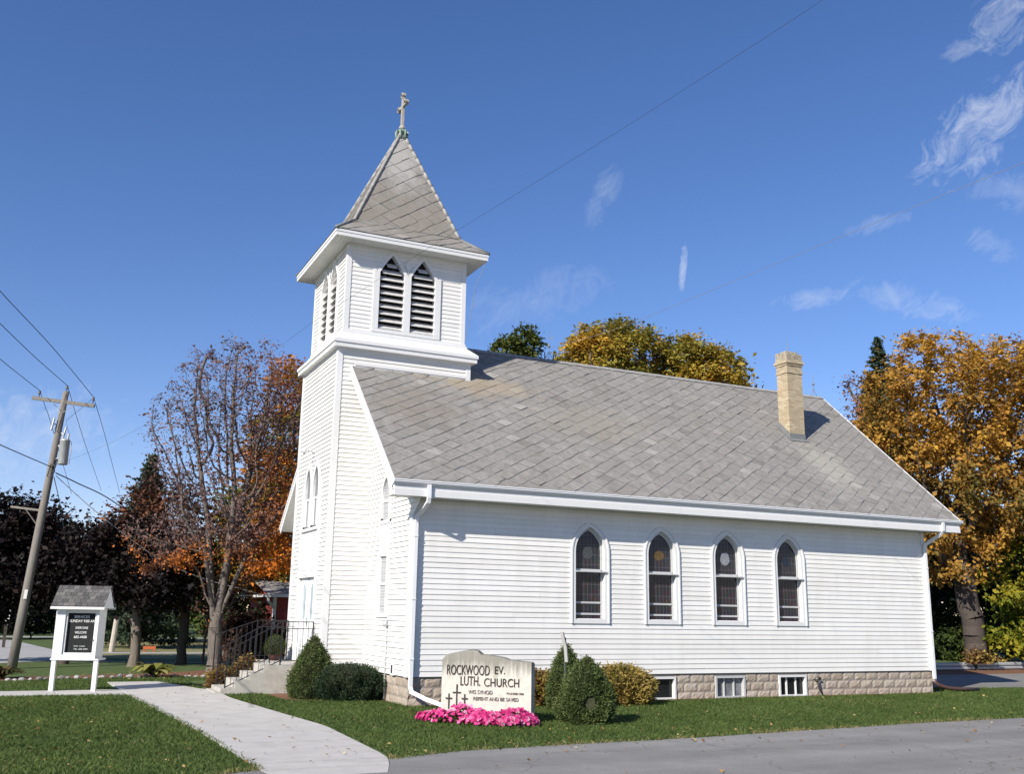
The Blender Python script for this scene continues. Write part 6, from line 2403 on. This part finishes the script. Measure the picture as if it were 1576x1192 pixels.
wire([(-8.18, 16.40, 9.32), (-9.291, 11.191, 9.142), (-10.105, 7.269, 9.078), (-10.736, 4.228, 9.057), (-12.5, -4.0, 9.3)], 0.011, 'overhead power line running out left from the outer end of the crossarm')
wire([(-7.325, 16.05, 9.53), (-8.348, 11.766, 9.434), (-9.246, 7.913, 9.405), (-10.602, 2.092, 9.393), (-12.3, -5.0, 9.6)], 0.011, 'overhead power line running out left from the top of the pole')
wire([(-6.45, 15.60, 9.12), (-7.919, 9.876, 9.392), (-9.191, 5.066, 9.501), (-10.309, 0.835, 9.724), (-12.2, -6.0, 10.0)], 0.011, 'overhead power line running out left from the right end of the crossarm')
wire([(-8.18, 16.40, 9.32), (-7.921, 19.946, 9.30), (-7.685, 23.057, 9.25), (-6.134, 43.556, 8.555)], 0.011, 'leftmost power line sagging away behind the pole')
wire([(-7.322, 16.05, 9.53), (-6.484, 24.572, 9.295), (-5.658, 32.87, 9.169), (-4.39, 45.603, 9.038)], 0.011, 'middle power line running away behind the pole over the dark maples')
wire([(-6.45, 15.60, 9.12), (-5.672, 22.535, 9.049), (-4.748, 31.469, 8.994), (-3.373, 44.779, 8.94)], 0.011, 'rightmost power line running away behind the pole towards the spruce')
wire([(-7.412, 16.10, 6.582), (-8.946, 10.176, 6.417), (-10.125, 1.883, 5.853), (-11.0, -4, 5.6)], 0.016, 'low cable running out left from below the transformer')
wire([(-7.354, 16.10, 6.424), (-6.573, 17.912, 6.32), (-5.101, 21.197, 6.05), (-2.476, 27.054, 5.0)], 0.022, 'thick dark cable curving from the pole into the bare maple')
wire([(-7.344, 16.10, 6.334), (-5.893, 15.985, 5.122), (-3.852, 15.73, 3.67), (-2.278, 15.534, 2.993), (-0.83, 15.353, 2.62), (0.35, 15.2, 2.30)], 0.013, 'pale service cable sloping down from the pole to the red building', WIREL)
wire([(-7.4, 16.10, 6.287), (-6.95, 16.9, 4.9), (-6.55, 17.7, 2.9), (-6.2, 18.4, 0.0)], 0.014, 'short guy cable dropping steeply from the pole to the ground')
wire([(-7.36, 16.10, 6.70), (-6.033, 11.23, 6.85), (-5.096, 7.719, 7.082), (-4.162, 4.222, 7.329), (-3.423, 1.453, 7.62), (-2.884, -0.565, 7.99), (-2.399, -2.38, 8.24), (-2.031, -3.759, 8.42), (-1.491, -5.783, 8.641), (-0.468, -9.615, 9.055), (0.112, -11.785, 9.327), (0.462, -13.096, 9.509), (0.965, -14.981, 9.823)], 0.0025, 'long thin power line crossing the sky in front of the belfry', WIRE)
wire([(5.98, 4.83, 9.95), (6.204, 1.293, 9.707), (6.373, -1.381, 9.682), (6.567, -4.453, 9.689), (6.698, -6.521, 9.693), (6.854, -9.008, 9.687), (6.976, -10.937, 9.673), (7.102, -12.933, 9.666)], 0.005, 'pale service wire from the roof ridge to the upper right', WIREL, group='wires over the church roof')

# ================================================================== the red building behind the church
rb = root('red_building', (3.2, 17.5, G), 'small red building with a grey roof and white gutter half hidden behind the bell tower', 'building')
mb = MB()
mb.box((0.28, 15.2, 0.3), (6.5, 19.5, 2.46))
mb.build('wall', REDW, rb)
mb = MB()
mb.box((0.26, 15.18, G - 0.1), (6.52, 19.52, 0.298))
mb.build('foundation', CONCDK, rb)
mb = MB()
mb.box((0.25, 15.16, 0.305), (0.36, 15.198, 2.44))
mb.box((0.25, 15.202, 0.305), (0.278, 15.30, 2.44))
mb.build_each('corner_board', TRIM, rb)
mb = MB()
for k in range(7):
    t0, t1 = k / 7, (k + 1) / 7
    for sg in (1, -1):
        ya = 14.75 + 2.6 * t0 if sg == 1 else 19.95 - 2.6 * t0
        yb = 14.75 + 2.6 * t1 + 0.02 if sg == 1 else 19.95 - 2.6 * t1 - 0.02
        za, zb = 2.48 + 0.55 * t0, 2.48 + 0.55 * t1
        x = -0.12 - (0.12 if k % 2 else 0)
        while x < 6.9:
            xa, xb = max(x, -0.12) + 0.003, min(x + 0.3, 6.9) - 0.003
            x += 0.3
            if xb - xa > 0.02:
                mb.hexa([(xa, ya, za), (xb, ya, za), (xb, yb, zb), (xa, yb, zb), (xa, ya, za + 0.02), (xb, ya, za + 0.02), (xb, yb, zb + 0.006), (xa, yb, zb + 0.006)], random.random())
rr_ = mb.build('roof', mat('pale_shingle', stops=[(0, (0.22, 0.215, 0.21)), (1, (0.32, 0.31, 0.30))], rough=0.95, noise=0.2, nscale=12), rb, tints=True)
mb = MB()
mb.face([(-0.10, 14.77, 2.475), (6.88, 14.77, 2.475), (6.88, 17.35, 3.0), (-0.10, 17.35, 3.0)])
mb.face([(-0.10, 19.93, 2.475), (6.88, 19.93, 2.475), (6.88, 17.35, 3.0), (-0.10, 17.35, 3.0)])
mb.box((-0.09, 14.80, 2.43), (6.87, 19.9, 2.462))
mb.build('soffit', SOFFIT, rr_)
mb = MB()
mb.face([(0.28, 15.2, 2.46), (0.28, 19.5, 2.46), (0.28, 17.35, 2.98)])
mb.build('gable', REDW, rb)
mb = MB()
mb.box((-0.12, 14.64, 2.37), (6.9, 14.745, 2.485))
mb.box((-0.135, 14.75, 2.37), (-0.105, 17.2, 2.46))
gb = mb.build('gutter', GUTTER, rb)
mb = MB()
pipe(mb, [(-0.05, 14.70, 2.37), (-0.04, 14.72, 2.24), (0.24, 15.10, 2.02), (0.29, 15.13, 1.95), (0.30, 15.13, 0.2)], 0.08, 0.06)
mb.build('downspout', GUTTER, rb)

# ================================================================== guardrail
gr = root('guardrail', (33, 9.25, G), 'galvanised guardrail along the back of the parking lot', 'guardrail')
mb = MB()
prof = [(-0.0, 0.42), (-0.07, 0.47), (-0.07, 0.53), (0.0, 0.575), (-0.07, 0.62), (-0.07, 0.68), (0.0, 0.73)]
for (ya, za), (yb, zb) in zip(prof[:-1], prof[1:]):
    mb.face([(18.5, 9.2 + ya, za - 0.50), (60, 9.2 + ya, za - 0.50), (60, 9.2 + yb, zb - 0.50), (18.5, 9.2 + yb, zb - 0.50)])
mb.build('rail', STEEL, gr)
for i in range(11):
    x = 19.2 + 3.81 * i
    mb = MB()
    mb.box((x - 0.07, 9.23, G - 0.1), (x + 0.07, 9.38, 0.20))
    mb.build('guardrail_post', POSTW, gr)

# ================================================================== small things on the left
mb = MB()
mb.tube([(-4.05, 28.9, G - 0.1), (-3.95, 28.9, 1.38)], [0.13, 0.12], 10)
tag(mb.build('wooden_post', POSTW, None, (-4.05, 28.9, G)), 'short pale wooden post on the grass right of the letter board', 'post')
mp_ = root('marker_post', (-8.6, 34.3, G), 'thin roadside marker post with white upper half at the far left', 'post')
mb = MB()
mb.box((-8.67, 34.24, G - 0.1), (-8.53, 34.36, 1.0))
mb.build('lower_post', BARKD, mp_)
mb = MB()
mb.hexa([(-8.67, 34.24, 1.002), (-8.53, 34.24, 1.002), (-8.53, 34.36, 1.002), (-8.67, 34.36, 1.002), (-8.58, 34.24, 1.72), (-8.44, 34.24, 1.72), (-8.44, 34.36, 1.72), (-8.58, 34.36, 1.72)])
mb.build('white_top', PAINTW, mp_)
bar_ = root('road_barrier', (-2.4, 29.1, G), 'low orange plastic barrier lying on the far grass', 'barrier')
mb = MB()
mb.bar((-2.65, 29.15, 0.10), (-2.10, 29.03, 0.10), 0.06, 0.14)
mb.build('board', ORANGEP, bar_)
for x, y in ((-2.58, 29.14), (-2.18, 29.05)):
    mb = MB()
    mb.box((x - 0.04, y - 0.15, G), (x + 0.04, y + 0.15, G + 0.05))
    mb.box((x - 0.025, y - 0.025, G + 0.05), (x + 0.025, y + 0.025, 0.05))
    mb.build('foot', ORANGEP, bar_)
# edging stones along the mulch bed
rg = np.random.default_rng(31)
line = [(-9.4, 9.62), (-8.2, 9.60), (-6.5, 10.33), (-5.2, 10.52), (-3.5, 10.62), (-2.3, 10.25)]
seg = np.cumsum([0] + [math.dist(a, b) for a, b in zip(line[:-1], line[1:])])
s, proto = 0.0, []
for k in range(4):
    bm_v, n1, n2 = [], 9, 6
    mb = MB()
    g = []
    ph = rg.random(6) * 6
    for i in range(n2 + 1):
        th = math.pi * i / n2
        row = []
        for j in range(n1):
            a = 2 * math.pi * j / n1
            r = 1 + 0.16 * math.sin(2 * a + ph[0]) + 0.13 * math.sin(3 * a + 2 * th + ph[1]) + 0.1 * math.cos(5 * a - th * 3 + ph[2])
            row.append((r * math.sin(th) * math.cos(a) * 0.5, r * math.sin(th) * math.sin(a) * 0.36, math.cos(th) * 0.30 * (1 + 0.1 * math.sin(a + ph[3])) + 0.2))
        g.append(row)
    tt = (0.2, 0.5, 0.8, 1.0)[k]
    for i in range(n2):
        for j in range(n1):
            mb.face([g[i][j], g[i + 1][j], g[i + 1][(j + 1) % n1], g[i][(j + 1) % n1]], tt)
    me = bpy.data.meshes.new('edging_stone')
    me.from_pydata(mb.v, [], mb.f)
    at = me.attributes.new('tint', 'FLOAT', 'FACE')
    at.data.foreach_set('value', np.array(mb.t, np.float32))
    me.materials.append(LIMEST)
    proto.append(me)
while s < seg[-1]:
    x = float(np.interp(s, seg, [p[0] for p in line])) + rg.normal(0, 0.03)
    y = float(np.interp(s, seg, [p[1] for p in line])) + rg.normal(0, 0.05)
    o = bpy.data.objects.new('edging_stone', proto[rg.integers(4)])
    COL.objects.link(o)
    k = rg.uniform(0.11, 0.22)
    o.location = (x, y, G)
    o.scale = (k, k, k * rg.uniform(0.7, 1.1))
    o.rotation_euler = (0, 0, rg.random() * 6)
    tag(o, 'small pale edging stone in the row along the mulch bed', 'stone', 'edging stones along the mulch bed')
    s += k * rg.uniform(0.95, 1.5)

# ================================================================== grass and fallen leaves
LF_GRASS = leafmat('grass_blades', [(0, (0.058, 0.094, 0.024)), (0.5, (0.092, 0.140, 0.036)), (0.9, (0.140, 0.180, 0.056)), (1, (0.27, 0.23, 0.10))], 0.35)


def inside(poly, x, y):
    c = np.zeros(len(x), bool)
    n = len(poly)
    for i in range(n):
        (xa, ya), (xb, yb) = poly[i], poly[(i + 1) % n]
        m = ((ya > y) != (yb > y)) & (x < (xb - xa) * (y - ya) / (yb - ya + 1e-12) + xa)
        c ^= m
    return c


def grass(poly, dens, hgt, wid, seed, spread=0.03, dry=None):
    rg = np.random.default_rng(seed)
    xs, ys = [p[0] for p in poly], [p[1] for p in poly]
    area = (max(xs) - min(xs)) * (max(ys) - min(ys))
    n = int(area * dens)
    x = rg.uniform(min(xs), max(xs), n)
    y = rg.uniform(min(ys), max(ys), n)
    m = inside(poly, x, y)
    x, y = x[m], y[m]
    # patchy growth
    f = 0.5 + 0.28 * np.sin(x * 1.1 + 0.6 * np.sin(y * 0.9)) * np.sin(y * 1.3 + 0.5 * np.sin(x * 0.7)) + 0.22 * np.sin(x * 3.7 + y * 2.9) * np.sin(y * 4.3 - x * 1.7)
    n = len(x)
    h = hgt * rg.uniform(0.5, 1.25, n) * (0.75 + 0.4 * f)
    a = rg.random(n) * 2 * math.pi
    w = wid * rg.uniform(0.6, 1.3, n) * 0.5
    b = np.stack([x, y, np.full(n, G - 0.004)], 1)
    sd = np.stack([np.cos(a), np.sin(a), np.zeros(n)], 1)
    ln = rg.normal(0, 1, (n, 2)) * (spread * hgt / 0.06)
    tipv = b + np.stack([ln[:, 0], ln[:, 1], h], 1)
    midv = b + np.stack([ln[:, 0] * 0.35, ln[:, 1] * 0.35, h * 0.6], 1)
    q = np.stack([b - sd * w[:, None], b + sd * w[:, None], midv + sd * (w * 0.75)[:, None], tipv], 1)
    t = np.clip(0.18 + 0.5 * f + rg.normal(0, 0.14, n), 0, 0.92)
    t[rg.random(n) < 0.015 + 0.03 * (np.sin(x * 0.8 + 2) * np.sin(y * 0.6) > 0.55)] = 1.0
    if dry is not None:
        dd = np.full(n, 1e9)
        for (xa, ya), (xb, yb) in zip(dry[:-1], dry[1:]):
            vx, vy = xb - xa, yb - ya
            k = np.clip(((x - xa) * vx + (y - ya) * vy) / (vx * vx + vy * vy), 0, 1)
            dd = np.minimum(dd, np.hypot(x - xa - k * vx, y - ya - k * vy))
        pr = np.clip(1 - dd / 0.28, 0, 1) * (0.3 + 0.7 * (np.sin(x * 2.3) * np.sin(x * 0.9 + 1) > 0))
        t[rg.random(n) < pr * 0.75] = 1.0
    return q, t


def edge_y(x):
    return np.interp(x, [p[0] for p in EDGE], [p[1] for p in EDGE])


gl = [(-13, -9.1), (-9, -8.8), (-5.67, -8.28), (-4.72, -7.95), (-4.86, -3.2), (-5.28, 4.0), (-5.5, 4.44), (-13, 4.44)]
gm = [(-2.92, -7.6)] + [(x, float(edge_y(x)) - 0.06) for x in np.linspace(-2.2, 24, 40)] + [(24, 0.5), (18.4, 0.9), (17.2, 1.5), (16.3, -0.25), (0, -0.28), (-0.1, 1.05), (-0.9, 1.55), (-2.2, 2.05), (-2.3, 3.9), (-3.22, 3.95), (-3.25, 2.75), (-2.92, -0.91), (-2.66, -3.37), (-2.8, -6.98)]
g2 = [(-14, 5.88), (-5.6, 5.88), (-5.56, 8.6), (-4.2, 8.6), (-4.1, 8.3), (-3.5, 5.75), (-3.4, 5.5), (-3.4, 8.9), (-0.2, 9.0), (-0.3, 9.85), (-1.2, 9.85), (-3.4, 10.6), (-6.5, 10.3), (-7.9, 9.6), (-14, 9.9)]
for poly, dens, h, w, sd, dry, lab in ((gl, 1150, 0.060, 0.011, 1, EDGE, 1), (gm, 950, 0.060, 0.012, 2, EDGE, 2), (g2, 420, 0.06, 0.016, 3, None, 3)):
    q, t = grass(poly, dens, h, w, sd, dry=dry)
    o = quads_mesh('grass', q, t, LF_GRASS, None, (poly[0][0], poly[0][1], G))
    tag(o, ['short green lawn grass left of the concrete walk', 'short green lawn grass in front of the church', 'short green grass behind the letter board'][lab - 1], 'grass', kind='stuff')

LF_FALLEN = leafmat('fallen_leaves', [(0, (0.14, 0.07, 0.03)), (0.5, (0.34, 0.19, 0.06)), (1, (0.55, 0.42, 0.20))], 0.2)
rg = np.random.default_rng(99)
fp = []
for n, (x0, x1, y0, y1) in ((130, (-9, -4.9, -8.2, 3)), (190, (-2.6, 16, -7.3, -0.5)), (420, (-6, -0.4, 9.6, 12.6)), (60, (-4.9, -2.8, -8, 6)), (180, (-8, 16, -7.8, -6.2)), (500, (17, 45, 6.5, 10)), (130, (-3, 16, -12, -6.8))):
    fp.append(np.stack([rg.uniform(x0, x1, n), rg.uniform(y0, y1, n), np.full(n, G)], 1))
fp = np.concatenate(fp)
onlawn = (fp[:, 1] > edge_y(fp[:, 0])) & (fp[:, 1] < 6)
fp[:, 2] += np.where(onlawn, 0.05, 0.035) + rg.uniform(0, 0.012, len(fp))
o = quads_mesh('fallen_leaves', leaf_quads(fp, 0.055, rg, up=3.0), rg.random(len(fp)), LF_FALLEN, None, (0, 0, G))
tag(o, 'fallen leaves scattered over the lawn and mulch', 'leaves', kind='stuff')
